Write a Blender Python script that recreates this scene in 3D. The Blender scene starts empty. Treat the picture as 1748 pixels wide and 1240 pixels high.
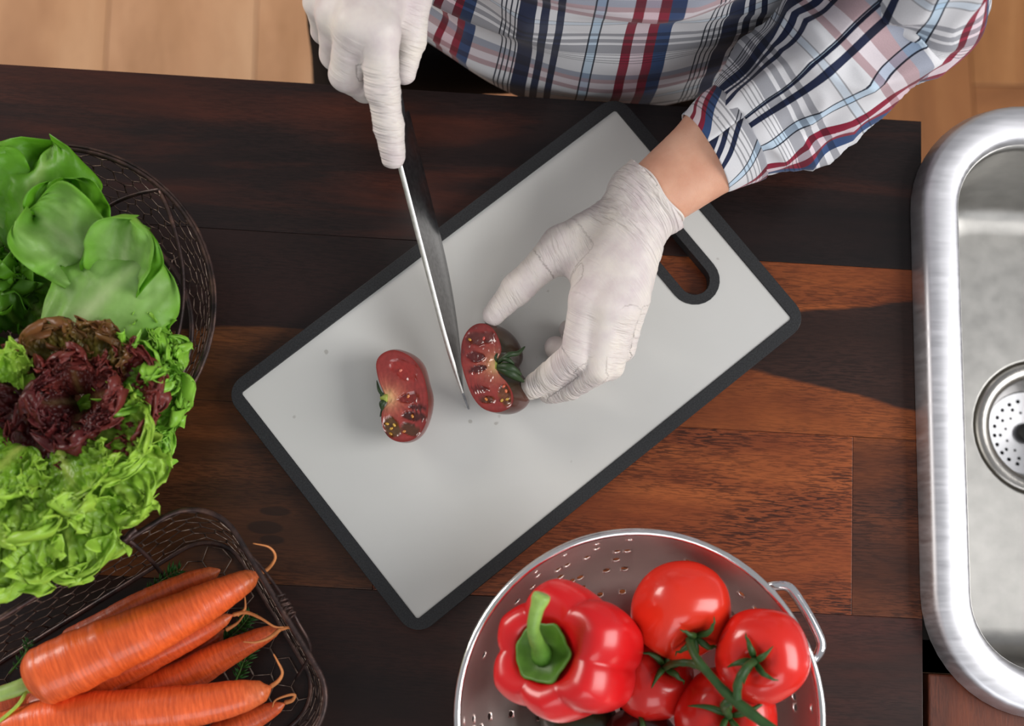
import bpy, bmesh, math, random
import numpy as np
from mathutils import Vector, Matrix
from mathutils.geometry import tessellate_polygon

random.seed(7)
SC = bpy.context.scene
COL = SC.collection
PI = math.pi

# ------------------------------------------------------------------ camera
TZ = 0.86                      # height of the table top above the floor
CAM_H = 1.06                   # camera above the table top
FPX, IW, IH = 2430.0, 1748.0, 1240.0
PITCH, YAW = 0.1862, -0.036
_rx = np.array([[1, 0, 0], [0, math.cos(PITCH), -math.sin(PITCH)], [0, math.sin(PITCH), math.cos(PITCH)]])
_ry = np.array([[math.cos(YAW), 0, math.sin(YAW)], [0, 1, 0], [-math.sin(YAW), 0, math.cos(YAW)]])
CAM_R = _ry @ _rx
cam_d = bpy.data.cameras.new('camera')
cam = bpy.data.objects.new('camera', cam_d)
COL.objects.link(cam)
cam.matrix_world = Matrix.Translation((0, 0, TZ + CAM_H)) @ Matrix(CAM_R.tolist()).to_4x4()
cam_d.sensor_width = 36.0
cam_d.lens = FPX / IW * 36.0
cam_d.clip_start = 0.02
cam_d.dof.use_dof = True
cam_d.dof.focus_distance = 1.045
cam_d.dof.aperture_fstop = 4.5
SC.camera = cam

# ------------------------------------------------------------------ world and light
wd = bpy.data.worlds.new('room_light')
SC.world = wd
wd.use_nodes = True
wd.node_tree.nodes['Background'].inputs[0].default_value = (0.95, 0.96, 1.0, 1)
wd.node_tree.nodes['Background'].inputs[1].default_value = 0.36
SC.view_settings.view_transform = 'Standard'
SC.view_settings.look = 'None'
SC.view_settings.gamma = 1.0
SC.view_settings.use_curve_mapping = False
SC.view_settings.exposure = 0.0


def area(name, loc, target, sx, sy, watts, col):
    d = bpy.data.lights.new(name, 'AREA')
    d.shape = 'RECTANGLE'; d.size = sx; d.size_y = sy; d.energy = watts; d.color = col
    o = bpy.data.objects.new(name, d)
    COL.objects.link(o)
    o.location = loc
    o.rotation_euler = (Vector(target) - Vector(loc)).to_track_quat('-Z', 'Y').to_euler()
    return o


area('window_daylight', (2.0, -0.15, TZ + 1.35), (0.05, 0.15, TZ), 1.3, 1.5, 50, (1.0, 0.985, 0.97))
area('far_window_daylight', (-2.4, 1.6, 1.9), (-0.5, 0.9, 0.0), 1.2, 1.2, 62, (1.0, 0.93, 0.86))
area('front_fill_light', (0.3, -2.3, TZ + 1.7), (0.0, 0.2, TZ), 1.8, 1.6, 26, (0.97, 0.98, 1.0))  # soft fill added from the camera side, not a real opening


# ------------------------------------------------------------------ helpers
def ray(px, py):
    d = CAM_R @ np.array([(px - IW / 2) / FPX, -(py - IH / 2) / FPX, -1.0])
    return d


def at(px, py, z=0.0):
    """the point seen at a pixel of the photograph at height z above the table top"""
    d = ray(px, py)
    t = (z - CAM_H) / d[2]
    return np.array([d[0] * t, d[1] * t, TZ + z])


def sstep(a, b, x):
    t = np.clip((x - a) / (b - a), 0, 1)
    return t * t * (3 - 2 * t)


def _h(i, j, k, seed):
    n = (i * 374761393 + j * 668265263 + k * 1274126177 + seed * 974634777) & 0xFFFFFFFF
    n = ((n ^ (n >> 13)) * 1103515245) & 0xFFFFFFFF
    n = ((n ^ (n >> 16)) * 2246822519) & 0xFFFFFFFF
    return ((n ^ (n >> 15)) & 0xFFFFFF) / float(0x800000) - 1.0


def noise(x, y, z=0.0, seed=0):
    x, y, z = np.broadcast_arrays(np.asarray(x, float), np.asarray(y, float), np.asarray(z, float))
    xi, yi, zi = np.floor(x).astype(np.int64), np.floor(y).astype(np.int64), np.floor(z).astype(np.int64)
    fx, fy, fz = x - xi, y - yi, z - zi
    fx = fx * fx * (3 - 2 * fx); fy = fy * fy * (3 - 2 * fy); fz = fz * fz * (3 - 2 * fz)
    r = 0
    for a in (0, 1):
        for b in (0, 1):
            for c in (0, 1):
                w = (fx if a else 1 - fx) * (fy if b else 1 - fy) * (fz if c else 1 - fz)
                r = r + w * _h(xi + a, yi + b, zi + c, seed)
    return r


def fbm(x, y, z=0.0, seed=0, o=3):
    r, a, f = 0, 1.0, 1.0
    for i in range(o):
        r = r + a * noise(np.asarray(x) * f, np.asarray(y) * f, np.asarray(z) * f, seed + i)
        a *= 0.5; f *= 2.03
    return r


def cat_rom(pts, n):
    """resample a polyline as a smooth curve of n points"""
    p = np.asarray(pts, float)
    m = len(p)
    P = np.vstack([2 * p[0] - p[1], p, 2 * p[-1] - p[-2]])
    t = np.linspace(0, m - 1 - 1e-9, n)
    i = np.floor(t).astype(int); f = (t - i)[:, None]
    a, b, c, d = P[i], P[i + 1], P[i + 2], P[i + 3]
    return 0.5 * (2 * b + (c - a) * f + (2 * a - 5 * b + 4 * c - d) * f ** 2 + (3 * b - a - 3 * c + d) * f ** 3)


class MB:
    """collects shapes for ONE mesh object"""
    def __init__(s):
        s.v, s.f, s.uv, s.n = [], [], [], 0

    def add(s, v, f, uv=None):
        v = np.asarray(v, float).reshape(-1, 3)
        s.v.append(v)
        s.f += [tuple(int(i) + s.n for i in q) for q in f]
        s.uv.append(np.zeros((len(v), 2)) if uv is None else np.asarray(uv, float))
        s.n += len(v)
        return s

    def grid(s, P, closed_u=False, closed_v=False, uv=None, skip=None):
        """P: (nv, nu, 3) array"""
        nv, nu = P.shape[:2]
        f = []
        for j in range(nv if closed_v else nv - 1):
            for i in range(nu if closed_u else nu - 1):
                if skip is not None and (i, j) in skip: continue
                i2, j2 = (i + 1) % nu, (j + 1) % nv
                f.append((j * nu + i, j * nu + i2, j2 * nu + i2, j2 * nu + i))
        return s.add(P.reshape(-1, 3), f, None if uv is None else uv.reshape(-1, 2))

    def tube(s, path, rad, n=8, caps=True, closed=False, squash=None):
        p = np.asarray(path, float); m = len(p)
        r = np.broadcast_to(np.asarray(rad, float), (m,))
        if closed: tg = np.roll(p, -1, 0) - np.roll(p, 1, 0)
        else:
            tg = np.gradient(p, axis=0)
        tg /= np.linalg.norm(tg, axis=1)[:, None] + 1e-12
        up = np.array([0, 0, 1.0]) if abs(tg[0][2]) < 0.9 else np.array([1.0, 0, 0])
        a = np.cross(tg[0], up); a /= np.linalg.norm(a)
        rings, L, uvs = [], 0, []
        th = np.linspace(0, 2 * PI, n, endpoint=False)
        for i in range(m):
            a = a - tg[i] * (a @ tg[i]); a /= np.linalg.norm(a)
            b = np.cross(tg[i], a)
            if i: L += np.linalg.norm(p[i] - p[i - 1])
            rings.append(p[i] + r[i] * (np.cos(th)[:, None] * a + np.sin(th)[:, None] * b))
            uvs.append(np.stack([th / (2 * PI), np.full(n, L)], 1))
        R = np.array(rings)
        base = s.n
        s.grid(R, closed_u=True, closed_v=closed, uv=np.array(uvs))
        if caps and not closed:
            s.f.append(tuple(base + i for i in range(n))[::-1])
            s.f.append(tuple(base + (m - 1) * n + i for i in range(n)))
        return s

    def box(s, c, half, ax=None):
        c = np.asarray(c, float)
        ax = np.eye(3) if ax is None else np.asarray(ax, float)
        v = [c + ax[0] * half[0] * i + ax[1] * half[1] * j + ax[2] * half[2] * k
             for k in (-1, 1) for j in (-1, 1) for i in (-1, 1)]
        return s.add(v, [(0, 2, 3, 1), (4, 5, 7, 6), (0, 1, 5, 4), (2, 6, 7, 3), (0, 4, 6, 2), (1, 3, 7, 5)])

    def prism(s, outer, holes, z0, z1, fn=None):
        """polygon with holes extruded from z0 to z1 (2-D points, world up)"""
        loops = [list(outer)] + [list(h) for h in holes]
        flat = [p for l in loops for p in l]
        tri = tessellate_polygon([[Vector((p[0], p[1], 0)) for p in l] for l in loops])
        n = len(flat)
        v = [(p[0], p[1], z0) for p in flat] + [(p[0], p[1], z1) for p in flat]
        f = []
        for t in tri:
            a, b, c = [np.array(flat[i]) for i in t]
            cr = (b - a)[0] * (c - a)[1] - (b - a)[1] * (c - a)[0]
            t = tuple(t) if cr > 0 else tuple(t)[::-1]
            f.append(tuple(i + n for i in t)); f.append(t[::-1])
        o = 0
        for li, l in enumerate(loops):
            m = len(l)
            ar = sum(l[i][0] * l[(i + 1) % m][1] - l[(i + 1) % m][0] * l[i][1] for i in range(m))
            ccw = ar > 0
            for i in range(m):
                a, b = o + i, o + (i + 1) % m
                q = (a, b, b + n, a + n)
                f.append(q if ccw == (li == 0) else q[::-1])
            o += m
        return s.add(v, f)

    def ball(s, c, r, n=10, m=7, ax=None, sc=(1, 1, 1)):
        ax = np.eye(3) if ax is None else np.asarray(ax, float)
        ph = np.linspace(-PI / 2, PI / 2, m)
        th = np.linspace(0, 2 * PI, n, endpoint=False)
        P = np.array([[[math.cos(p) * math.cos(t) * sc[0], math.cos(p) * math.sin(t) * sc[1], math.sin(p) * sc[2]]
                       for t in th] for p in ph]) * r
        return s.grid(P @ ax + np.asarray(c), closed_u=True)

    def build(s, name, mat, parent=None, smooth=True, bevel=0, solid=0, sub=0, col=None, weld=False, origin=None):
        V = np.vstack(s.v)
        lo, hi = V.min(0), V.max(0)
        c = np.array([(lo[0] + hi[0]) / 2, (lo[1] + hi[1]) / 2, (lo[2] + hi[2]) / 2]) if origin is None else np.asarray(origin, float)
        me = bpy.data.meshes.new(name)
        me.from_pydata((V - c).tolist(), [], s.f)
        UV = np.vstack(s.uv)
        if np.abs(UV).max() > 0:
            lay = me.uv_layers.new(name='UVMap')
            li = np.empty(len(me.loops), int)
            me.loops.foreach_get('vertex_index', li)
            lay.data.foreach_set('uv', UV[li].astype(np.float32).ravel())
        if col is not None:
            ca = me.color_attributes.new('tint', 'FLOAT_COLOR', 'POINT')
            cc = np.ones((len(V), 4), np.float32); cc[:, :3] = col
            ca.data.foreach_set('color', cc.ravel())
        if smooth:
            me.polygons.foreach_set('use_smooth', np.ones(len(me.polygons), bool))
        me.materials.append(mat)
        me.validate()
        o = bpy.data.objects.new(name, me)
        COL.objects.link(o)
        o.location = c
        if parent is not None:
            o.parent = parent
            pw = Vector((0, 0, 0)); q = parent
            while q is not None:
                pw = pw + q.location; q = q.parent
            o.location = Vector(c) - pw
        if weld:
            m = o.modifiers.new('weld', 'WELD'); m.merge_threshold = 1e-5
        if solid:
            m = o.modifiers.new('solidify', 'SOLIDIFY'); m.thickness = solid; m.offset = 0
        if bevel:
            m = o.modifiers.new('bevel', 'BEVEL'); m.width = bevel; m.segments = 2
            m.limit_method = 'ANGLE'; m.angle_limit = 0.6
            m.harden_normals = False
        if sub:
            m = o.modifiers.new('subdivision', 'SUBSURF'); m.levels = sub; m.render_levels = sub
        return o


def flat(o, ang=0.5):
    """smooth by angle through sharp edges"""
    me = o.data
    bm = bmesh.new(); bm.from_mesh(me)
    for e in bm.edges:
        if len(e.link_faces) == 2 and e.calc_face_angle(0) > ang: e.smooth = False
    bm.to_mesh(me); bm.free()
    return o


def empty(name, loc, label=None, cat=None, group=None, parent=None):
    o = bpy.data.objects.new(name, None)
    COL.objects.link(o)
    o.location = loc
    o.empty_display_size = 0.05
    if parent is not None: o.parent = parent
    if label: tag(o, label, cat, group)
    return o


def tag(o, label, cat, group=None, kind=None):
    if label: o['label'] = label
    if cat: o['category'] = cat
    if group: o['group'] = group
    if kind: o['kind'] = kind
    return o


# ------------------------------------------------------------------ materials
def srgb(r, g, b):
    f = lambda c: (c / 255 / 12.92) if c / 255 <= 0.04045 else ((c / 255 + 0.055) / 1.055) ** 2.4
    return (f(r), f(g), f(b), 1.0)


class NT:
    def __init__(s, name):
        s.m = bpy.data.materials.new(name); s.m.use_nodes = True
        s.t = s.m.node_tree; s.b = s.t.nodes['Principled BSDF']; s.out = s.t.nodes['Material Output']

    def n(s, typ, **k):
        nd = s.t.nodes.new(typ)
        for a, b in k.items():
            if a.startswith('i_'):
                key = a[2:]
                key = int(key) if key.isdigit() else key.replace('_', ' ')
                nd.inputs[key].default_value = b
            else: setattr(nd, a, b)
        return nd

    def l(s, a, b): s.t.links.new(a, b)

    def coord(s, kind='Object', scale=(1, 1, 1), loc=(0, 0, 0), rot=(0, 0, 0)):
        tc = s.n('ShaderNodeTexCoord'); mp = s.n('ShaderNodeMapping')
        mp.inputs['Scale'].default_value = scale; mp.inputs['Location'].default_value = loc
        mp.inputs['Rotation'].default_value = rot
        s.l(tc.outputs[kind], mp.inputs[0])
        return mp.outputs[0]

    def noise(s, vec, scale, detail=3, rough=0.5, dist=0.0):
        nd = s.n('ShaderNodeTexNoise', i_Scale=scale, i_Detail=detail, i_Roughness=rough, i_Distortion=dist)
        s.l(vec, nd.inputs['Vector'])
        return nd.outputs['Fac']

    def ramp(s, fac, stops, interp='LINEAR'):
        nd = s.n('ShaderNodeValToRGB'); cr = nd.color_ramp; cr.interpolation = interp
        while len(cr.elements) < len(stops): cr.elements.new(0.5)
        for e, (p, c) in zip(cr.elements, stops):
            e.position = p; e.color = c if len(c) == 4 else (*c, 1)
        s.l(fac, nd.inputs[0])
        return nd.outputs[0]

    def mix(s, fac, a, b, mode='MIX'):
        nd = s.n('ShaderNodeMix', data_type='RGBA', blend_type=mode)
        for val, sock in ((fac, nd.inputs[0]), (a, nd.inputs[6]), (b, nd.inputs[7])):
            if isinstance(val, (int, float)): sock.default_value = val
            elif isinstance(val, tuple): sock.default_value = val
            else: s.l(val, sock)
        return nd.outputs[2]

    def math(s, op, a, b=None, c=None):
        nd = s.n('ShaderNodeMath', operation=op)
        for i, v in enumerate((a, b, c)):
            if v is None: continue
            if isinstance(v, (int, float)): nd.inputs[i].default_value = v
            else: s.l(v, nd.inputs[i])
        return nd.outputs[0]

    def bump(s, h, strength, dist):
        nd = s.n('ShaderNodeBump', i_Strength=strength, i_Distance=dist)
        s.l(h, nd.inputs['Height']); s.l(nd.outputs[0], s.b.inputs['Normal'])

    def set(s, col=None, rough=None, metal=None, spec=None, **k):
        if col is not None:
            if isinstance(col, tuple): s.b.inputs['Base Color'].default_value = col
            else: s.l(col, s.b.inputs['Base Color'])
        if rough is not None:
            if isinstance(rough, (int, float)): s.b.inputs['Roughness'].default_value = rough
            else: s.l(rough, s.b.inputs['Roughness'])
        if metal is not None: s.b.inputs['Metallic'].default_value = metal
        if spec is not None: s.b.inputs['Specular IOR Level'].default_value = spec
        for a, v in k.items(): s.b.inputs[a.replace('_', ' ')].default_value = v
        return s.m


def plain(name, col, rough=0.5, metal=0.0, spec=0.5, var=0.12, scale=60):
    t = NT(name)
    nz = t.noise(t.coord(), scale, 3)
    lo = tuple(c * (1 - var) for c in col[:3]) + (1,)
    hi = tuple(min(1, c * (1 + var)) for c in col[:3]) + (1,)
    return t.set(t.ramp(nz, [(0.3, lo), (0.7, hi)]), rough, metal, spec)


def wood(name, dark, mid, light, seed=0.0, streak=14.0, dash=0.6, rough=0.32, spec=0.35, edges=None, heart=None, knots=None, bias=0.0, rot=0.0):
    """grain runs along the local x axis; edges: list of (quadratic coefficients, +1 heart above / -1 heart below)"""
    t = NT(name)
    R = (0, 0, rot)
    big = t.noise(t.coord('Object', (2.2, streak, 6), (seed, seed * 1.7, 0), R), 1.0, 4, 0.6, 0.5)
    if bias: big = t.math('ADD', big, bias)
    base = t.ramp(big, [(0.33, dark), (0.5, mid), (0.68, light)])
    if edges:
        tc = t.n('ShaderNodeTexCoord'); sp = t.n('ShaderNodeSeparateXYZ')
        t.l(tc.outputs['Object'], sp.inputs[0])
        wob = t.noise(t.coord('Object', (9, 30, 1), (seed, 3, 0)), 1.0, 3)
        mask = None
        for (a, b, c), sgn in edges:
            q = t.math('ADD', t.math('MULTIPLY', t.math('ADD', t.math('MULTIPLY', sp.outputs[0], a), b), sp.outputs[0]), c)
            d = t.math('SUBTRACT', sp.outputs[1], q)
            d = t.math('ADD', d, t.math('MULTIPLY', t.math('SUBTRACT', wob, 0.5), 0.016))
            mr = t.n('ShaderNodeMapRange', interpolation_type='SMOOTHSTEP')
            t.l(d, mr.inputs[0]); mr.inputs[1].default_value = -0.0016; mr.inputs[2].default_value = 0.0016
            o = mr.outputs[0] if sgn > 0 else t.math('SUBTRACT', 1.0, mr.outputs[0])
            mask = o if mask is None else t.math('MULTIPLY', mask, o)
        hb = t.ramp(big, [(0.35, heart[0]), (0.65, heart[1])])
        base = t.mix(mask, base, hb)
    fine = t.noise(t.coord('Object', (85, 860, 60), (seed, 0, 0), R), 1.0, 3, 0.6, 0.6)
    pores = t.ramp(fine, [(0.43, (0.16, 0.14, 0.14, 1)), (0.545, (1, 1, 1, 1))])
    region = t.noise(t.coord('Object', (8, 22, 6), (seed + 5, 0, 0), R), 1.0, 2)
    amt = t.ramp(region, [(0.35, (dash * 0.25,) * 3 + (1,)), (0.65, (dash,) * 3 + (1,))])
    c = t.mix(amt, base, t.mix(1.0, base, pores, 'MULTIPLY'))
    if knots:
        tc = t.n('ShaderNodeTexCoord'); sp = t.n('ShaderNodeSeparateXYZ')
        t.l(tc.outputs['Object'], sp.inputs[0])
        for (kx, ky, ra, rb) in knots:
            dx = t.math('DIVIDE', t.math('SUBTRACT', sp.outputs[0], kx), ra)
            dy = t.math('DIVIDE', t.math('SUBTRACT', sp.outputs[1], ky), rb)
            d = t.math('ADD', t.math('MULTIPLY', dx, dx), t.math('MULTIPLY', dy, dy))
            d = t.math('ADD', d, t.math('MULTIPLY', t.math('SUBTRACT', region, 0.5), 1.2))
            k = t.n('ShaderNodeMapRange', interpolation_type='SMOOTHSTEP')
            t.l(d, k.inputs[0]); k.inputs[1].default_value = 0.6; k.inputs[2].default_value = 1.15
            k.inputs[3].default_value = 0.8; k.inputs[4].default_value = 0.0
            c = t.mix(k.outputs[0], c, dark)
    t.bump(fine, 0.06, 0.001)
    rz = t.n('ShaderNodeMapRange'); t.l(region, rz.inputs[0])
    rz.inputs[3].default_value = rough * 0.8; rz.inputs[4].default_value = rough * 1.25
    return t.set(c, rz.outputs[0], 0, spec)


def steel(name, col=(0.62, 0.62, 0.64, 1), rough=0.28, brush=None, var=0.06):
    t = NT(name)
    sc = brush or (40, 40, 40)
    nz = t.noise(t.coord('Object', sc), 1.0, 4)
    lo = tuple(c * (1 - var) for c in col[:3]) + (1,)
    hi = tuple(min(1, c * (1 + var)) for c in col[:3]) + (1,)
    mr = t.n('ShaderNodeMapRange'); t.l(nz, mr.inputs[0])
    mr.inputs[3].default_value = rough * 0.75; mr.inputs[4].default_value = rough * 1.3
    t.bump(nz, 0.04, 0.0004)
    return t.set(t.ramp(nz, [(0.3, lo), (0.7, hi)]), mr.outputs[0], 1.0)


def tinted(name, rough=0.35, spec=0.5, transl=0.0, bumpy=None, sss=0.0, coat=0.0, var=0.1, vscale=120, trcol=None):
    """colour comes from the piece's own tint attribute, with procedural mottling"""
    t = NT(name)
    ca = t.n('ShaderNodeVertexColor', layer_name='tint')
    nz = t.noise(t.coord(), vscale, 3)
    k = t.ramp(nz, [(0.25, (1 - var,) * 3 + (1,)), (0.75, (1 + var,) * 3 + (1,))])
    c = t.mix(1.0, ca.outputs[0], k, 'MULTIPLY')
    if bumpy: t.bump(t.noise(t.coord(), bumpy[0], 3), bumpy[1], bumpy[2])
    t.set(c, rough, 0, spec)
    if sss:
        t.b.inputs['Subsurface Weight'].default_value = sss
        t.b.inputs['Subsurface Radius'].default_value = (0.006, 0.002, 0.001)
        t.b.inputs['Subsurface Scale'].default_value = 1.0
    if coat: t.b.inputs['Coat Weight'].default_value = coat; t.b.inputs['Coat Roughness'].default_value = 0.08
    if transl:
        tr = t.n('ShaderNodeBsdfTranslucent')
        hs = t.n('ShaderNodeHueSaturation', i_Saturation=1.15, i_Value=1.3)
        t.l(c, hs.inputs['Color']); t.l(hs.outputs[0], tr.inputs[0])
        mx = t.n('ShaderNodeMixShader'); mx.inputs[0].default_value = transl
        t.l(t.b.outputs[0], mx.inputs[1]); t.l(tr.outputs[0], mx.inputs[2]); t.l(mx.outputs[0], t.out.inputs[0])
    return t.m


def cell_with_hole(mb, fn, u0, u1, v0, v1, frac=0.3, n=8):
    """a patch of the surface fn(u, v) with a round hole through it"""
    cs = [fn(u0, v0), fn(u1, v0), fn(u1, v1), fn(u0, v1)]
    um, vm = (u0 + u1) / 2, (v0 + v1) / 2
    eu = np.linalg.norm(np.array(fn(u1, vm)) - fn(u0, vm)); ev = np.linalg.norm(np.array(fn(um, v1)) - fn(um, v0))
    r = frac if frac < 0.5 else frac
    R = min(eu, ev) * r
    ring = []
    for k in range(n):
        a = -3 * PI / 4 + 2 * PI * k / n
        ring.append(fn(um + (u1 - u0) * R / eu * math.cos(a), vm + (v1 - v0) * R / ev * math.sin(a)))
    f = []
    q = n // 4
    for s_ in range(4):
        a, b = s_, (s_ + 1) % 4
        idx = [4 + (s_ * q + j) % n for j in range(q + 1)]
        f.append((a, b, idx[-1], *idx[-2::-1]))
    mb.add(cs + ring, f)

# ================================================================== SETTING
# floor: boards under the table, seen past its far edge
floor = empty('floor', (0, 0.6, 0)); floor['kind'] = 'structure'
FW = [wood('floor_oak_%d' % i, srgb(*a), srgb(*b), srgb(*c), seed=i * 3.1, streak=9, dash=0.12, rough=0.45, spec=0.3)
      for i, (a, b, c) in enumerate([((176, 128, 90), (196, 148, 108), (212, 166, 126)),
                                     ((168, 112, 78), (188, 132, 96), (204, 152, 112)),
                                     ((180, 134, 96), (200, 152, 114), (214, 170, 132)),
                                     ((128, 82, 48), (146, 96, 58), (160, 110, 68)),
                                     ((138, 92, 54), (158, 108, 66), (172, 122, 78))])]  # left boards paler, right ones darker: window light set into the colour


def floor_x(px): return float(at(px, 60, -TZ)[0])


def floor_y(px, py): return float(at(px, py, -TZ)[1])


def floor_board(x0, x1, y0, y1, m, along_y=True):
    b = MB()
    # local x must run along the grain: build with the long axis on x, then turn the object
    cx, cy = (x0 + x1) / 2, (y0 + y1) / 2
    hx, hy = (x1 - x0) / 2 - 0.0006, (y1 - y0) / 2 - 0.0006
    if along_y: b.box((cx, cy, -0.009), (hy, hx, 0.009))
    else: b.box((cx, cy, -0.009), (hx, hy, 0.009))
    o = b.build('floor_plank', m, floor, smooth=False, bevel=0.0012)
    if along_y: o.rotation_euler = (0, 0, PI / 2)
    return o


xs = [floor_x(p) for p in (-380, -70, 183, 437, 690)]
xs = [xs[0] - 0.55, xs[0] - 0.28] + xs
for i in range(len(xs) - 1):
    yj = [0.2, floor_y(200, -160 - 130 * (i % 3)), 2.9]
    for j in range(2):
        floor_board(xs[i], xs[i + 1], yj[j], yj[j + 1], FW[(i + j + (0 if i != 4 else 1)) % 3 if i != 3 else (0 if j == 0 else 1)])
xr = [xs[-1], 0.12, 0.33, floor_x(1655)]
for i in range(3):
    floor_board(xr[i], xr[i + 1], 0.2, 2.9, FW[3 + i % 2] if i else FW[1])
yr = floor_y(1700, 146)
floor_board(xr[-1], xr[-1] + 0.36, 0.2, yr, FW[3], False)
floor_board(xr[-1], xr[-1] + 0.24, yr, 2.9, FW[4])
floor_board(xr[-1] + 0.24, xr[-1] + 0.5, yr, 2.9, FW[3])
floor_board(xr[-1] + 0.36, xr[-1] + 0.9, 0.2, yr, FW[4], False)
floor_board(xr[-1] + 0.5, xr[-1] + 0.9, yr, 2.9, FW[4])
b = MB(); b.box((-0.1, 0.2, -0.03), (2.6, 3.0, 0.009))
b.build('subfloor', plain('subfloor_brown', srgb(120, 84, 56), 0.7), floor, smooth=False)

b = MB(); b.box((-0.1, 3.25, 1.3), (2.6, 0.06, 1.3))
b.build('wall_far', plain('pale_plaster', srgb(196, 190, 182), 0.85), None, smooth=False)['kind'] = 'structure'

# ------------------------------------------------------------------ table
TA = -0.0515
E1 = np.array([math.cos(TA), math.sin(TA)]); E2 = np.array([-math.sin(TA), math.cos(TA)])
TC = np.array([0.3421, 0.3745]) * CAM_H          # far right corner of the table top


def tab(p):
    d = np.asarray(p)[:2] - TC
    return float(d @ E1), float(d @ E2)


table = empty('wooden_table', (TC[0] - 0.7, TC[1] - 0.4, 0), 'dark red-brown plank table carrying the cutting board and baskets', 'table')
rows = [0.0] + [tab(at(1573, y))[1] for y in (462, 752, 1057)]
rows += [rows[-1] - 0.133, rows[-1] - 0.266, rows[-1] - 0.40]
THK = 0.032
K0, K1 = srgb(24, 14, 12), srgb(38, 22, 18)
DK = dict(dark=srgb(22, 14, 13), mid=srgb(42, 23, 17), light=srgb(92, 44, 24))


def tx(px, py): return tab(at(px, py))[0]


def quad_fit(pts, c):
    """fit v = a u^2 + b u + c through photograph points, in the local frame of a plank centred at c"""
    q = np.array([tab(at(*p)) for p in pts]) - np.asarray(c)
    A = np.stack([q[:, 0] ** 2, q[:, 0], np.ones(len(q))], 1)
    if len(pts) == 2: A = A[:, 1:]; r = np.linalg.lstsq(A, q[:, 1], rcond=None)[0]; return (0.0, r[0], r[1])
    r = np.linalg.lstsq(A, q[:, 1], rcond=None)[0]
    return tuple(float(x) for x in r)


def plank(row, u0, u1, mat_fn):
    v1, v0 = rows[row], rows[row + 1]
    cu, cv = (u0 + u1) / 2, (v0 + v1) / 2
    m = mat_fn((cu, cv))
    b = MB()
    hu, hv = (u1 - u0) / 2 - 0.00012, (v1 - v0) / 2 - 0.00012
    b.box((0, 0, 0), (hu, hv, THK / 2))
    o = b.build('plank', m, None, smooth=False, bevel=0.0003, origin=(0, 0, 0))
    w = TC + E1 * cu + E2 * cv
    o.rotation_euler = (0, 0, TA)
    o.parent = table
    o.location = Vector((w[0], w[1], TZ - THK / 2)) - table.location
    return o


LEFT = -1.55
jB = tx(800, 600); jC1 = tx(650, 800); jC2 = tx(1455, 900); jD = tx(1150, 1230); jA = tx(900, 420)
plank(0, LEFT, 0, lambda c: wood('table_wood_a', srgb(20, 13, 13), srgb(33, 20, 18), srgb(68, 33, 23), 1.3, 20, 0.5))
plank(1, LEFT, jB, lambda c: wood('table_wood_b', srgb(44, 26, 15), srgb(72, 42, 22), srgb(108, 62, 30), 7.7, 16, 0.6,
      edges=[(quad_fit([(330, 566), (450, 562), (600, 575)], c), 1)], heart=(srgb(22, 14, 13), srgb(38, 21, 18)), bias=0.04))
plank(1, jB, 0, lambda c: wood('table_wood_b2', srgb(60, 28, 15), srgb(112, 54, 26), srgb(156, 84, 40), 9.2, 12, 0.75,
      edges=[(quad_fit([(1050, 604), (1280, 638), (1420, 660), (1568, 702)], c), 1),
             (quad_fit([(1330, 528), (1420, 531), (1560, 518)], c), -1)], heart=(srgb(34, 21, 18), srgb(54, 32, 25)), bias=0.03))
kn = lambda c: [tuple(np.array(tab(at(x, y))) - np.asarray(c)) + (ra, rb) for x, y, ra, rb in
                ((452, 901, 0.013, 0.0048), (464, 922, 0.009, 0.0034), (470, 873, 0.012, 0.0035))]
plank(2, LEFT, jC1, lambda c: wood('table_wood_c', srgb(36, 21, 13), srgb(66, 38, 21), srgb(98, 55, 28), 2.9, 12, 0.6, bias=0.0, knots=kn(c)))
plank(2, jC1, jC2, lambda c: wood('table_wood_c2', srgb(62, 30, 18), srgb(124, 60, 30), srgb(172, 94, 48), 5.5, 10, 1.0, bias=0.02))
plank(2, jC2, 0, lambda c: wood('table_wood_c3', srgb(44, 24, 18), srgb(84, 44, 26), srgb(126, 66, 32), 6.6, 16, 0.8))
plank(3, LEFT, jD, lambda c: wood('table_wood_d', srgb(26, 16, 14), srgb(42, 24, 19), srgb(62, 33, 24), 8.3, 14, 0.5))
plank(3, jD, 0, lambda c: wood('table_wood_d2', srgb(34, 21, 19), srgb(48, 29, 25), srgb(74, 36, 28), 3.7, 18, 0.5))
for r_, js in ((4, (-0.9,)), (5, (-0.5,))):
    for u0, u1 in ((LEFT, js[0]), (js[0], 0)):
        plank(r_, u0, u1, lambda c: wood('table_wood_e', srgb(30, 18, 15), srgb(52, 29, 21), srgb(84, 44, 26), r_ * 1.9, 14, 0.5))
leg_m = wood('table_leg_wood', srgb(24, 14, 12), srgb(40, 23, 18), srgb(64, 34, 24), 2.0, 14, 0.5)
for u, v in ((-0.09, -0.09), (LEFT + 0.09, -0.09), (-0.09, rows[-1] + 0.09), (LEFT + 0.09, rows[-1] + 0.09)):
    w = TC + E1 * u + E2 * v
    b = MB(); b.box((w[0], w[1], (TZ - THK) / 2 + 0.0005), (0.03, 0.03, (TZ - THK) / 2 - 0.0005))
    b.build('leg', leg_m, table, smooth=False, bevel=0.002)
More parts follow.
